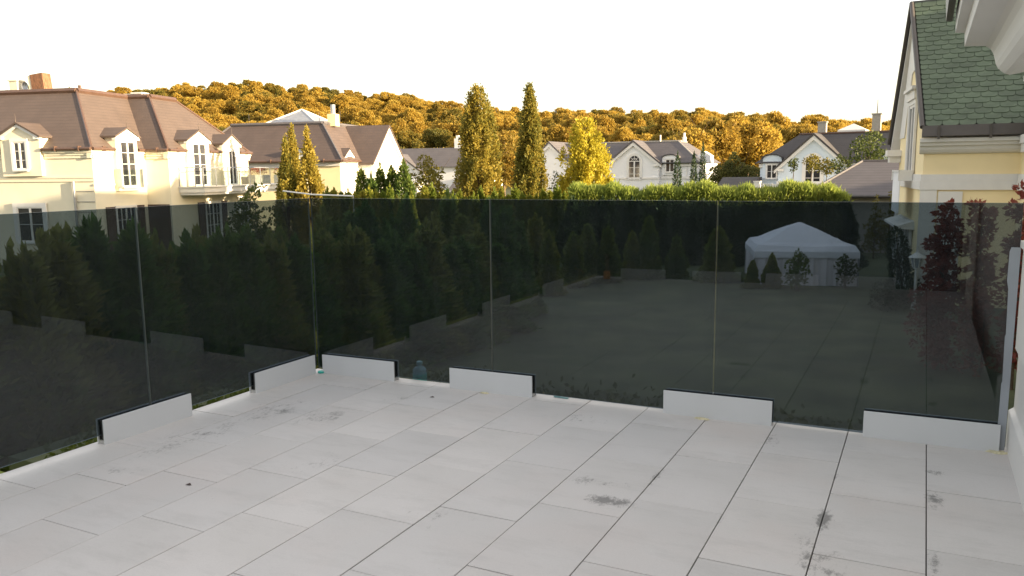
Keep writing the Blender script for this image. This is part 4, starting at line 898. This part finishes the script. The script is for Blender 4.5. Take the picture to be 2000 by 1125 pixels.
# ------------------------------------------------------------------ trees between the gardens
def on(px, py, D, z=GZ): p = at(px, py, D); return (p[0], p[1], z)
upright('hornbeam', 'tall narrow hornbeam with a forked top, broader of the two columns in the middle', 'tree', on(937, 390, 45), 9.35, 1.28, L_['hornbeam'], lambda t: .8+.25*min(1, t*3) if t < .5 else 1.05*max(.1, 1-(t-.5)/.55)**.75, 110, 30000, .145, 11, .16)
upright('hornbeam', 'tallest narrow hornbeam with a thin double spire, right of the broader column', 'tree', on(1036, 390, 47), 9.5, 1.12, L_['hornbeam'], lambda t: .95 if t < .38 else .95*max(.07, 1-(t-.38)/.62)**.95, 110, 28000, .145, 12, .15)
upright('yellow_hornbeam', 'bright yellow oval tree standing in full sun right of the two columns', 'tree', on(1143, 390, 48), 7.45, 1.5, L_['yellow'], lambda t: .7+.35*min(1, t*2.5) if t < .62 else 1.05*max(.12, 1-(t-.62)/.42)**.6, 100, 26000, .165, 13, .15)
tree('shrub', 'low green shrub at the foot of the broader hornbeam column', 'shrub', on(890, 390, 46), 3.4, 1.0, .2, L_['green'], ROUND, 20, 900, .16, 15, .05)
tree('shrub', 'dark green shrub between the two hornbeam columns and the yellow tree', 'shrub', on(1085, 390, 49), 4.3, 1.0, .2, L_['green'], FLAME, 24, 800, .16, 16, .05)
for (px, top, D_, wd, lab, sd2) in ((562, 268, 44, .72, 'slim hornbeam nearest the villa balcony, leftmost of the three', 21), (577, 245, 46, .75, 'slim hornbeam with the tallest thin tip, middle of the three', 22), (606, 250, 44, .9, 'slim hornbeam in warm light in front of the yellow villa, rightmost of three', 23)):
    hh = CAM[2]+(346-.0115*px-top)/FPX*D_-GZ
    upright('slim_hornbeam', lab, 'tree', on(px, 390, D_), hh, wd, L_['hornbeam'], lambda t: (.8+.5*t) if t < .4 else max(.05, 1.0*(1-(t-.4)/.52)) if t < .88 else .06, 60, 9000, .15, sd2, .09, 'slim hornbeams by the balcony')
for i, (px, top, D_, rd, lab) in enumerate(((707, 336, 46, .52, 'conical dark thuja, leftmost and widest of the row before the white gable'), (726, 352, 44, .4, 'short conical thuja left of the tallest, second of the row'), (744, 334, 46, .50, 'conical thuja with a pointed top under the white gable end'), (767, 333, 46, .50, 'conical thuja in front of the white villa porch'), (790, 325, 45, .58, 'tallest conical thuja, catching the sun on its right side'), (800, 356, 43, .42, 'short conical thuja at the right end of the row'))):
    hh = CAM[2]+(346-.0115*px-top)/FPX*D_-GZ
    conifer('conical_thuja', lab, 'tree', on(px, 390, D_), hh, rd*1.15, L_['cone'], 5600, .24, 31+i, .55, 1, 'conical thujas before the white gable')
tree('loose_shrub', 'loose yellow green shrub in front of the small white villa', 'shrub', on(838, 390, 50), 5.3, 1.75, 1.0, L_['olive'], ROUND, 24, 420, .17, 41, .07)
tree('climbing_bush', 'loose leafy bush in shade at the balcony column of the cream villa', 'shrub', on(500, 420, 33), 3.75, 1.3, .4, L_['green'], lambda t: .95 if t < .6 else 1.1-t*.6, 26, 420, .17, 42, .06)
tree('garden_tree', 'dark broad garden tree at the right end of the wood, left of the blue villa', 'tree', on(1434, 350, 92), 5.9, 3.7, .6, L_['darkolive'], FLAME, 34, 260, .26, 43, .15)
for i, (px, top, D_, rd) in enumerate(((1345, 258, 120, 4.0), (1388, 240, 122, 4.4), (1432, 236, 126, 4.4), (1478, 246, 124, 4.0), (1300, 262, 128, 3.6), (985, 262, 75, 2.3), (860, 300, 110, 3.2))):
    hh = CAM[2]+(346-.0115*px-top)/FPX*D_-GZ
    tree('wood_edge_tree', ['golden tree with bare pale trunks just right of the middle white villa', 'golden tree with slender trunks, second right of the middle white villa', 'broad golden tree behind the dark garden tree', 'golden tree touching the left eaves of the blue villa', 'golden tree behind the ridge of the middle white villa', 'orange leaved tree in the gap between the two hornbeam columns', 'golden tree behind the small white villa, left of the hornbeam columns'][i], 'tree', on(px, 350, D_), hh, rd, hh*.38, L_['forest'], ROUND, 44, 70 if i != 5 else 160, .55 if i != 5 else .3, 50+i, .18, trunkmat=M_['trunkwarm'])
for i, (px, top, D_, lab) in enumerate(((1322, 306, 66, 'dark slender cypress in front of the middle white villa, leftmost of three'), (1354, 303, 68, 'dark slender cypress at the right corner of the middle white villa'), (1371, 292, 70, 'tallest dark slender cypress, rightmost of the three'))):
    hh = CAM[2]+(346-.0115*px-top)/FPX*D_-GZ
    conifer('cypress', lab, 'tree', on(px, 385, D_), hh, .62 if i == 0 else .5, L_['dark'], 2400, .2, 60+i, .75, 1, 'dark cypresses by the middle villa')
for i, (px, py, D_, r_, mt, lab, h0) in enumerate(((1550, 322, 76.5, .62, 'green', 'round green potted tree on the blue villa balcony', .9), (1586, 318, 76.3, .8, 'olive', 'yellow leaved potted tree before the arched window of the blue villa', .7), (1697, 298, 70, 1.9, 'green', 'leafy green tree hiding the right dormer of the blue villa', 1.2), (1640, 322, 70, .9, 'green', 'thin grey green shrub right of the blue villa balcony', .4), (1615, 326, 73, .8, 'olive', 'low yellowish shrub at the corner of the blue villa balcony', .4))):
    o = at(px, py, D_); zb = -.72 if i < 2 else GZ
    tree(('potted_tree', 'potted_tree', 'garden_tree', 'shrub', 'shrub')[i], lab, 'tree' if i < 3 else 'shrub', (o[0], o[1], zb), o[2]+r_*.9-zb, r_, max(.2, o[2]-r_-zb), L_[mt], ROUND, 22, 260 if i != 2 else 130, .2 if i != 2 else .28, 70+i, .07)
for i, (px, D_, top, lab) in enumerate(((1712, 38, 382, 'small leafy shrub under the garage roof, left of the pair'), (1740, 38, 375, 'small leafy shrub under the garage roof, touching the yellow house'))):
    hh = CAM[2]+(346-.0115*px-top)/FPX*D_-GZ
    tree('shrub', lab, 'shrub', on(px, 390, D_), hh, .55, .3, L_['olive'], FLAME, 22, 1100, .15, 80+i, .04)

# ------------------------------------------------------------------ thuja hedges
TV = []
for v in range(5):
    P, D_ = conifer_pts(3.6, .62, 9000, 300+v, .82, 5); TV.append(leaves('crown', P, D_, .18, .36, L_['thuja'], v))
stem = MB().tube((0, 0, 0), (0, 0, 3.3), .05, 6, .012)
tproto = []; sm = None
def thuja(loc, hs, ws, lab, grp, k):
    global sm
    if len(tproto) < 5 and k == len(tproto):
        t = thing('thuja', lab, 'thuja', loc, grp); addmesh('crown', TV[k], t); o = stem.build('trunk', M_['bark']) if sm is None else addmesh('trunk', sm); sm = sm or o.data
        o.parent = t; o.location = (0, 0, 0); t.scale = (ws, ws, hs); t.rotation_euler = (0, 0, rnd.uniform(0, 6)); tproto.append(t); return t
    return dup(tproto[k], loc, rnd.uniform(0, 6.28), (ws, ws, hs), lab, grp)
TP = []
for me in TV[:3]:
    c_ = me.copy(); c_.materials[0] = L_['tip']; TP.append(c_)   # the same trees, sunlight put into a brighter leaf colour
def cap(x, y, py):
    """height of a tree at (x, y) whose tip is seen at picture height py"""
    d = np.array([x, y, 0])-CAM; D = d@CF; px = 1000+FPX*(d@CR)/D; return CAM[2]+(346-.0115*px-py)/FPX*D-GZ
# row along the left glass, from the near left towards the far corner and on behind the far panes
row = [(-10.6+rnd.uniform(-.2, .2), y) for y in np.arange(1.2, 19.5, .56)]
for i, (x, y) in enumerate(row):
    hh = cap(x, max(y, 4), 450+12*math.sin(y*2.3)+rnd.uniform(-6, 26)+1.2*max(0, y-9))
    thuja((x, y, GZ), hh/3.75, rnd.uniform(1.1, 1.4), 'dark green thuja of the hedge row behind the left glass railing', 'thujas of the hedge behind the left glass', i % 5 if i < 5 else rnd.randrange(5))
for i, y in enumerate(np.arange(4.0, 20, 1.25)):
    thuja((-12.1+rnd.uniform(-.3, .3), y, GZ), cap(-12.1, max(y, 5), 446+rnd.uniform(-4, 24))/3.75, rnd.uniform(.95, 1.2), 'dark green thuja of the hedge row behind the left glass railing', 'thujas of the hedge behind the left glass', rnd.randrange(5))
# the row turns and runs to the right behind the far panes
for i, px in enumerate(np.linspace(630, 1010, 15)):
    D_ = 22+rnd.uniform(-1, 1)+i*.15; top = 418+26*math.sin(i*1.9)+rnd.uniform(-10, 12); hh = CAM[2]+(346-.0115*px-top)/FPX*D_-GZ
    thuja(on(px, 400, D_), hh/3.75, rnd.uniform(1.0, 1.3), 'bushy thuja standing behind the far glass railing, left of the lone cones', 'bushy thujas behind the far glass', rnd.randrange(5))
labs = ['lone conical thuja with a pale tip, first right of the bushy row', 'lone conical thuja, narrow and tall, second right of the bushy row', 'lone conical thuja left of the orange gleam in the glass', 'lone conical thuja just above the orange gleam', 'short conical thuja right of the orange gleam', 'slim conical thuja with a long leader, tallest near the middle of the far hedge', 'small conical thuja alone before the dark hedge', 'broad conical thuja behind the joint of two panes', 'low conical thuja in front of the tent, leftmost', 'low conical thuja in front of the tent, second from left', 'low thuja behind the yellow conical ones']
for i, (px, top, D_, ws) in enumerate(((1045, 425, 29, 1.0), (1072, 452, 28, .75), (1148, 436, 31, .8), (1188, 446, 31, .85), (1236, 452, 32, .7), (1268, 420, 32, .8), (1323, 462, 32, .72), (1405, 444, 31, 1.05), (1474, 508, 29, .42), (1512, 498, 29, .55), (1120, 455, 30, .8))):
    hh = CAM[2]+(346-.0115*px-top)/FPX*D_-GZ
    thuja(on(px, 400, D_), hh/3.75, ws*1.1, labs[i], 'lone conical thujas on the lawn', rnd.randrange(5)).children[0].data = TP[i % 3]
tree('round_bush', 'round dark bush in front of the white tent', 'shrub', on(1559, 500, 28.5), CAM[2]+(328-490)/FPX*28.5-GZ, .45, .1, L_['cone'], ROUND, 26, 1300, .12, 90, .05)
tree('round_bush', 'pale bush at the right side of the white tent', 'shrub', on(1652, 520, 29), 1.2, .42, .1, L_['green'], ROUND, 22, 900, .12, 91, .05)
# tall far hedge: single tips on the left, trimmed bushy wall on the right
for i, px in enumerate(np.linspace(640, 1170, 40)):
    D_ = 41.5+rnd.uniform(-.8, .8); top = 378+rnd.uniform(-16, 8); hh = CAM[2]+(346-.0115*px-top)/FPX*D_-GZ
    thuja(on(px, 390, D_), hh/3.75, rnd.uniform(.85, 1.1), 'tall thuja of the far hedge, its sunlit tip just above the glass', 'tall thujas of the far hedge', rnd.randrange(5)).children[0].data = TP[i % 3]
hL, hR = np.array(on(1118, 390, 39.5)), np.array(on(1652, 390, 36.5)); hd = hR-hL; hl = np.linalg.norm(hd); hd /= hl; hn = np.array([hd[1], -hd[0], 0])
SHADED = []  # added row: shade of the hedge face put into dark leaf colour
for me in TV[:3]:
    c_ = me.copy(); c_.materials[0] = L_['dark']; SHADED.append(c_)
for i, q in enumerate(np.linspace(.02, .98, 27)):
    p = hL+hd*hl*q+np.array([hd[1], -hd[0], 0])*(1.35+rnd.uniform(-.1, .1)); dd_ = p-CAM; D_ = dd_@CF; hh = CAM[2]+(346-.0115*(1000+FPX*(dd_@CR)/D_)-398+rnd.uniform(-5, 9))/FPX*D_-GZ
    thuja((p[0], p[1], GZ), hh/3.75, rnd.uniform(1.2, 1.5), 'thuja with hedge shade in its leaf colour, right in front of the bright green hedge', 'shade-coloured thujas in front of the bright hedge', rnd.randrange(5)).children[0].data = SHADED[i % 3]
t = thing('tall_hedge', 'tall bright green hedge with a shaggy sunlit top beyond the lawn', 'hedge', tuple((hL+hR)/2))
g = np.random.default_rng(5); N = 46000; s_ = g.uniform(0, hl, N); top = 3.18+.10*np.sin(s_*1.3)+.10*np.sin(s_*3.1+1)+.08*np.sin(s_*7)-.4*np.clip((s_-hl+1.2)/1.2, 0, 1)**2
face = g.uniform(0, 1, N) < .55
z_ = np.where(face, top*np.power(g.uniform(0, 1, N), .55), top+g.normal(size=N)*.07); y_ = np.where(face, .55+g.uniform(0, .3, N), g.uniform(-.8, .8, N))
P = s_[:, None]*hd+y_[:, None]*hn+np.stack([0*z_, 0*z_, z_], 1)-(hR-hL)/2
D_ = np.where(face[:, None], hn*.8, 0)+np.array([0, 0, 1.0])+g.normal(size=(N, 3))*.42
addmesh('foliage', leaves('foliage', P, D_, .36, .15, L_['hedge'], 9), t)
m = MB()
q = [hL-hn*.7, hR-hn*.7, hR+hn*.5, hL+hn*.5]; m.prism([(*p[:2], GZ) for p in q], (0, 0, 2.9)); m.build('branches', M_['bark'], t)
# low leafy plants outside the railings
g = np.random.default_rng(8); N = 9000
P1_ = np.stack([g.uniform(-5.0, .5, N), 5.535+np.abs(g.normal(size=N))*.30, -.17-np.abs(g.normal(size=N))*.12+.02*np.sin(np.arange(N))], 1)
P2_ = np.stack([-5.12-np.abs(g.normal(size=N//2))*.3, g.uniform(3.45, 5.6, N//2), -.28-np.abs(g.normal(size=N//2))*.1], 1)
P = np.concatenate([P1_, P2_]); D_ = g.normal(size=(len(P), 3))*.7+np.array([0, 0, .5])
tag(addmesh('ground_cover', leaves('ground_cover', P, D_, .06, .6, L_['cover'], 2)), kind='stuff')
m = MB(); m.box(-5.3, .45, 5.53, 6.6, GZ, -.30); m.box(-6.2, -5.06, 3.4, 5.529, GZ, -.42); tag(m.build('planting_bed', M_['terrain']), kind='structure')

m = MB(); m.box(-8.6, -4.99, -2, 3.39, GZ+.01, -.55); tag(m.build('grass_bank', M_['freshgrass']), kind='structure')
# ------------------------------------------------------------------ tent
c0 = np.array(on(1560, 485, 31.5)); TF = Frame(c0, 16); t = thing('garden_tent', 'white square garden tent with lilac side walls on the far lawn', 'tent', tuple(c0))
hw, zt0, ze_, zp = 1.88, GZ, -1.42, -.42
m = MB(TF); ap = (0, 0, zp); K = 8
def roofring(f, sag): return [(x*hw*f, y*hw*f, ze_+(zp-ze_)*(1-f)+sag*math.sin(math.pi*f)) for x, y in ((-1, -1), (0, -1), (1, -1), (1, 0), (1, 1), (0, 1), (-1, 1), (-1, 0))]
rings = [roofring(f, .07) for f in (1, .92, .75, .5, .28, .02)]
rings[0] = [(x, y, z-.0) for x, y, z in rings[0]]
rings[1] = [(x, y, z+(.13 if i % 2 == 0 else .07)) for i, (x, y, z) in enumerate(rings[1])]
for a, b in zip(rings, rings[1:]):
    for i in range(8): m.poly([a[i], a[(i+1) % 8], b[(i+1) % 8], b[i]])
for i in range(8): a = rings[0]; m.poly([(a[i][0], a[i][1], a[i][2]-.24), (a[(i+1) % 8][0], a[(i+1) % 8][1], a[(i+1) % 8][2]-.24), a[(i+1) % 8], a[i]])
m.build('roof', M_['canvas'], t)
for (ax_, sg, cols) in ((0, -1, 1), (1, 1, 1), (0, 1, 1), (1, -1, 1)):
    n2 = 40; m = MB(TF); prev = None
    for i in range(n2+1):
        u_ = -hw+.06+(2*hw-.12)*i/n2; wv = .035*math.sin(i*1.3)+.02*math.sin(i*2.9); v_ = sg*(hw-.06)+wv
        p = (u_, v_) if ax_ == 0 else (v_, u_)
        if prev: m.poly([(*prev, zt0), (*p, zt0), (*p, ze_-.12), (*prev, ze_-.12)])
        prev = p
    m.build('side_wall', M_['canvas2'], t)
m = MB(TF)
for x in (-1, 1):
    for y in (-1, 1): m.tube((x*(hw-.03), y*(hw-.03), zt0), (x*(hw-.03), y*(hw-.03), ze_), .03, 6)
po = m.build('poles', M_['zinc'], t); po['kind'] = 'stuff'

# ------------------------------------------------------------------ by the yellow house: lamps, conifer, red shrubs
def lantern(px, py, D, lab, hpx):
    o = at(px, py, D); t = thing('garden_lantern', lab, 'lamp', (o[0], o[1], GZ), 'white lantern posts by the yellow house'); s = hpx*D/FPX/.6
    z = o[2]; m = MB(); b = np.array([o[0], o[1], 0])
    m.tube(b+[0, 0, GZ], b+[0, 0, GZ+.25], .11, 10, .07); m.tube(b+[0, 0, GZ+.25], b+[0, 0, z-.28*s], .045, 8); m.tube(b+[0, 0, z-.28*s], b+[0, 0, z-.24*s], .10*s, 8); m.build('post', M_['white'], t)
    m = MB(); m.lathe(b+[0, 0, z], [(.11*s, -.24*s), (.17*s, .08*s)], 6); m.build('lamp_glass', M_['film'], t)
    m = MB()
    for k in range(6): a = math.pi*k/3; m.tube(b+[.115*s*math.cos(a), .115*s*math.sin(a), z-.24*s], b+[.175*s*math.cos(a), .175*s*math.sin(a), z+.08*s], .018*s, 5)
    m.build('lamp_frame', M_['white'], t)
    m = MB(); m.lathe(b+[0, 0, z], [(.26*s, .08*s), (.22*s, .13*s), (.10*s, .21*s), (.05*s, .25*s), (.05*s, .29*s), (.01, .33*s)], 12); m.build('lamp_cap', M_['white'], t)
lantern(1791, 508, 24.5, 'white lantern on a post in front of the garden door of the yellow house', 36)
lantern(1748, 479, 29, 'white lantern behind the leaning dark conifer, half hidden', 24)
conifer('dark_conifer', 'dark leaning conifer at the corner of the yellow house', 'tree', on(1768, 560, 25.5), 2.5, .46, L_['dark'], 5200, .10, 95, .45, 1).rotation_euler = (0, R(-9), 0)
t = tree('low_bush', 'low dark bush spreading at the foot of the leaning conifer', 'shrub', on(1752, 590, 24.8), .45, .8, .02, L_['dark'], lambda t: 1, 14, 900, .09, 96, .03)
for i, (px, D_, top, rd, lab) in enumerate(((1836, 17.5, 402, .41, 'tall red leaved shrub in front of the yellow house, leftmost of three'), (1906, 17.2, 399, .36, 'tall narrow red leaved shrub beside the trellis'), (1986, 15.5, 366, .36, 'red leaved shrub rising above the glass at the right edge'))):
    hh = CAM[2]+(346-.0115*px-top)/FPX*D_-GZ
    tree('red_shrub', lab, 'shrub', on(px, 600, D_), hh, rd*.85, .4, L_['red'], lambda t: .75+.25*math.sin(math.pi*t), 60, 2600, .115, 97+i, .05, 'red leaved shrubs by the yellow house')
for i, (px, D_, top, rd, lab) in enumerate(((1830, 17.3, 572, .55, 'low dark red bush at the foot of the leftmost red shrub'), (1925, 16.8, 560, .5, 'low dark red bush at the foot of the trellis'))):
    hh = CAM[2]+(346-.0115*px-top)/FPX*D_-GZ
    tree('low_red_bush', lab, 'shrub', on(px, 600, D_), max(.5, hh), rd, .03, L_['red'], lambda t: 1, 20, 1500, .09, 104+i, .03, 'low red bushes')
o = np.array(on(1880, 560, 17.8)); t = thing('trellis', 'wooden ladder trellis between the red shrubs', 'trellis', tuple(o))
for s in (-.19, .19): MB().box(o[0]+s-.02, o[0]+s+.02, o[1]-.02, o[1]+.02, GZ, -.05).build('upright', M_['pot'], t)
for k in range(8): MB().box(o[0]-.169, o[0]+.169, o[1]-.012, o[1]+.012, GZ+.3+k*.3, GZ+.335+k*.3).build('rung', M_['pot'], t)

# ------------------------------------------------------------------ pale pole and wire near the balcony column
a, b, c = at(553, 373, 35), at(610, 380, 33.5), at(690, 383, 32)
t = thing('awning_pole', 'long pale pole sloping down from the balcony column above the glass', 'pole', (b[0], b[1], GZ))
MB().path([a, b, c], .032, 8).build('pole', M_['white'], t)
MB().tube(c, (c[0], c[1], GZ), .022, 8).build('post', M_['pot'], t)

# ------------------------------------------------------------------ small things on and by the terrace
o = np.array([-3.86, 5.535, -.094]); t = thing('water_jug', 'clear blue plastic water jug with teal label outside the far glass', 'jug', tuple(o))
jm = bpy.data.materials.new('blue_plastic'); jm.use_nodes = True; jb = jm.node_tree.nodes['Principled BSDF']; jb.inputs['Base Color'].default_value = (.50, .74, .85, 1); jb.inputs['Roughness'].default_value = .15; jb.inputs['Transmission Weight'].default_value = .45; jb.inputs['Alpha'].default_value = .8
MB().lathe(o, [(.05, 0), (.06, .01), (.06, .075), (.056, .088), (.06, .098), (.055, .118), (.036, .138), (.02, .146), (.02, .158)], 20).build('body', jm, t, smooth=True)
MB().lathe(o, [(.0612, .012), (.0612, .078)], 20).build('label', M_['teal'], t)
MB().lathe(o, [(.024, .155), (.027, .159), (.027, .178), (.021, .184)], 14).build('cap', M_['tealpale'], t)
def small(name, lab, cat, p, mb_, mtl): 
    t = mb_.build(name, mtl, loc=p); tag(t, lab, cat); return t
z = fz(-4.80); m = MB(); m.lathe((-4.78, 5.345, z+.001), [(.03, 0), (.034, .004), (.034, .014), (.028, .018)], 14); small('plastic_disc', 'teal plastic disc lying in the corner between the two railings', 'disc', (-4.78, 5.345, z), m, M_['teal'])
z = fz(-2.48); m = MB(); m.hexa([(-2.545, 5.412, z+.001), (-2.425, 5.403, z+.001), (-2.424, 5.42, z+.001), (-2.544, 5.43, z+.001), (-2.545, 5.413, z+.013), (-2.425, 5.404, z+.013), (-2.424, 5.419, z+.013), (-2.544, 5.429, z+.013)]); small('plastic_strip', 'pale teal plastic strip under the far glass, right of the second clamp', 'strip', (-2.48, 5.41, z), m, M_['tealpale'])
def blobm(x, y, rx, ry, hh, seed):
    g = random.Random(seed); z = fz(x); m = MB(); n = 16; top = []; bot = []
    for k in range(n): a = 2*math.pi*k/n; q = g.uniform(.7, 1.2); bot.append((x+rx*q*math.cos(a), y+ry*q*math.sin(a), z+.0008)); top.append((x+rx*q*.72*math.cos(a), y+ry*q*.72*math.sin(a), z+hh*g.uniform(.7, 1)))
    for k in range(n): m.poly([bot[k], bot[(k+1) % n], top[(k+1) % n], top[k]])
    m.poly(top); m.poly(bot[::-1]); return m, (x, y, z)
for i, (x, y, rx, ry, lab) in enumerate(((-1.374, 5.305, .05, .018, 'dried yellowish foam lump at the foot of the third far clamp'), (-3.095, 5.305, .04, .016, 'dried yellowish foam lump at the foot of the second far clamp'), (.375, 5.33, .055, .03, 'dried yellowish foam lump in the corner by the house wall'))):
    m, p = blobm(x, y, rx, ry, .012, i); t = m.build('foam_lump', M_['foam'], loc=p); tag(t, lab, 'foam', 'dried foam lumps at the clamps')
for i, (x, y, lab) in enumerate(((-3.42, 5.05, 'small curled dry leaf on the tiles near the far left clamp'), (-3.72, 2.98, 'small curled dry leaf on the tiles at the left'))):
    z = fz(x); m = MB(); m.poly([(x-.02, y-.006, z+.002), (x, y-.012, z+.006), (x+.022, y, z+.002), (x, y+.010, z+.009)]); t = m.build('dry_leaf', M_['brownwood'], loc=(x, y, z)); tag(t, lab, 'leaf', 'dry leaves')
# pale strip laid on the wall end of the far glass
e = [(.412, .02), (.368, .01), (.369, .42), (.373, .43), (.368, .70), (.372, .715), (.366, .98), (.357, 1.03), (.358, 1.20), (.366, 1.225), (.412, 1.225)]
m = MB(); m.prism([(x, GY-.0105, z) for x, z in e], (0, .0025, 0)); t = m.build('pale_strip', M_['film'], loc=(.38, GY, 0)); tag(t, 'pale grey blue strip with an uneven edge on the wall end of the far glass', 'film')
# made-up orange post, sunlight put into its colour, near left corner (seen mirrored)
t = thing('sunlit_standin', 'orange stand-in for a sunlit spot at the near left corner, mirrored in the glass', 'marker', (-4.62, RY+.12, fz(-4.62)))
o = BASE[t]; MB().tube(o+[0, 0, .002], o+[0, 0, .13], .055, 10).build('body', M_['orange'], t); MB().tube(o+[0, 0, .131], o+[0, 0, .40], .03, 8).build('stick', M_['brick'], t)
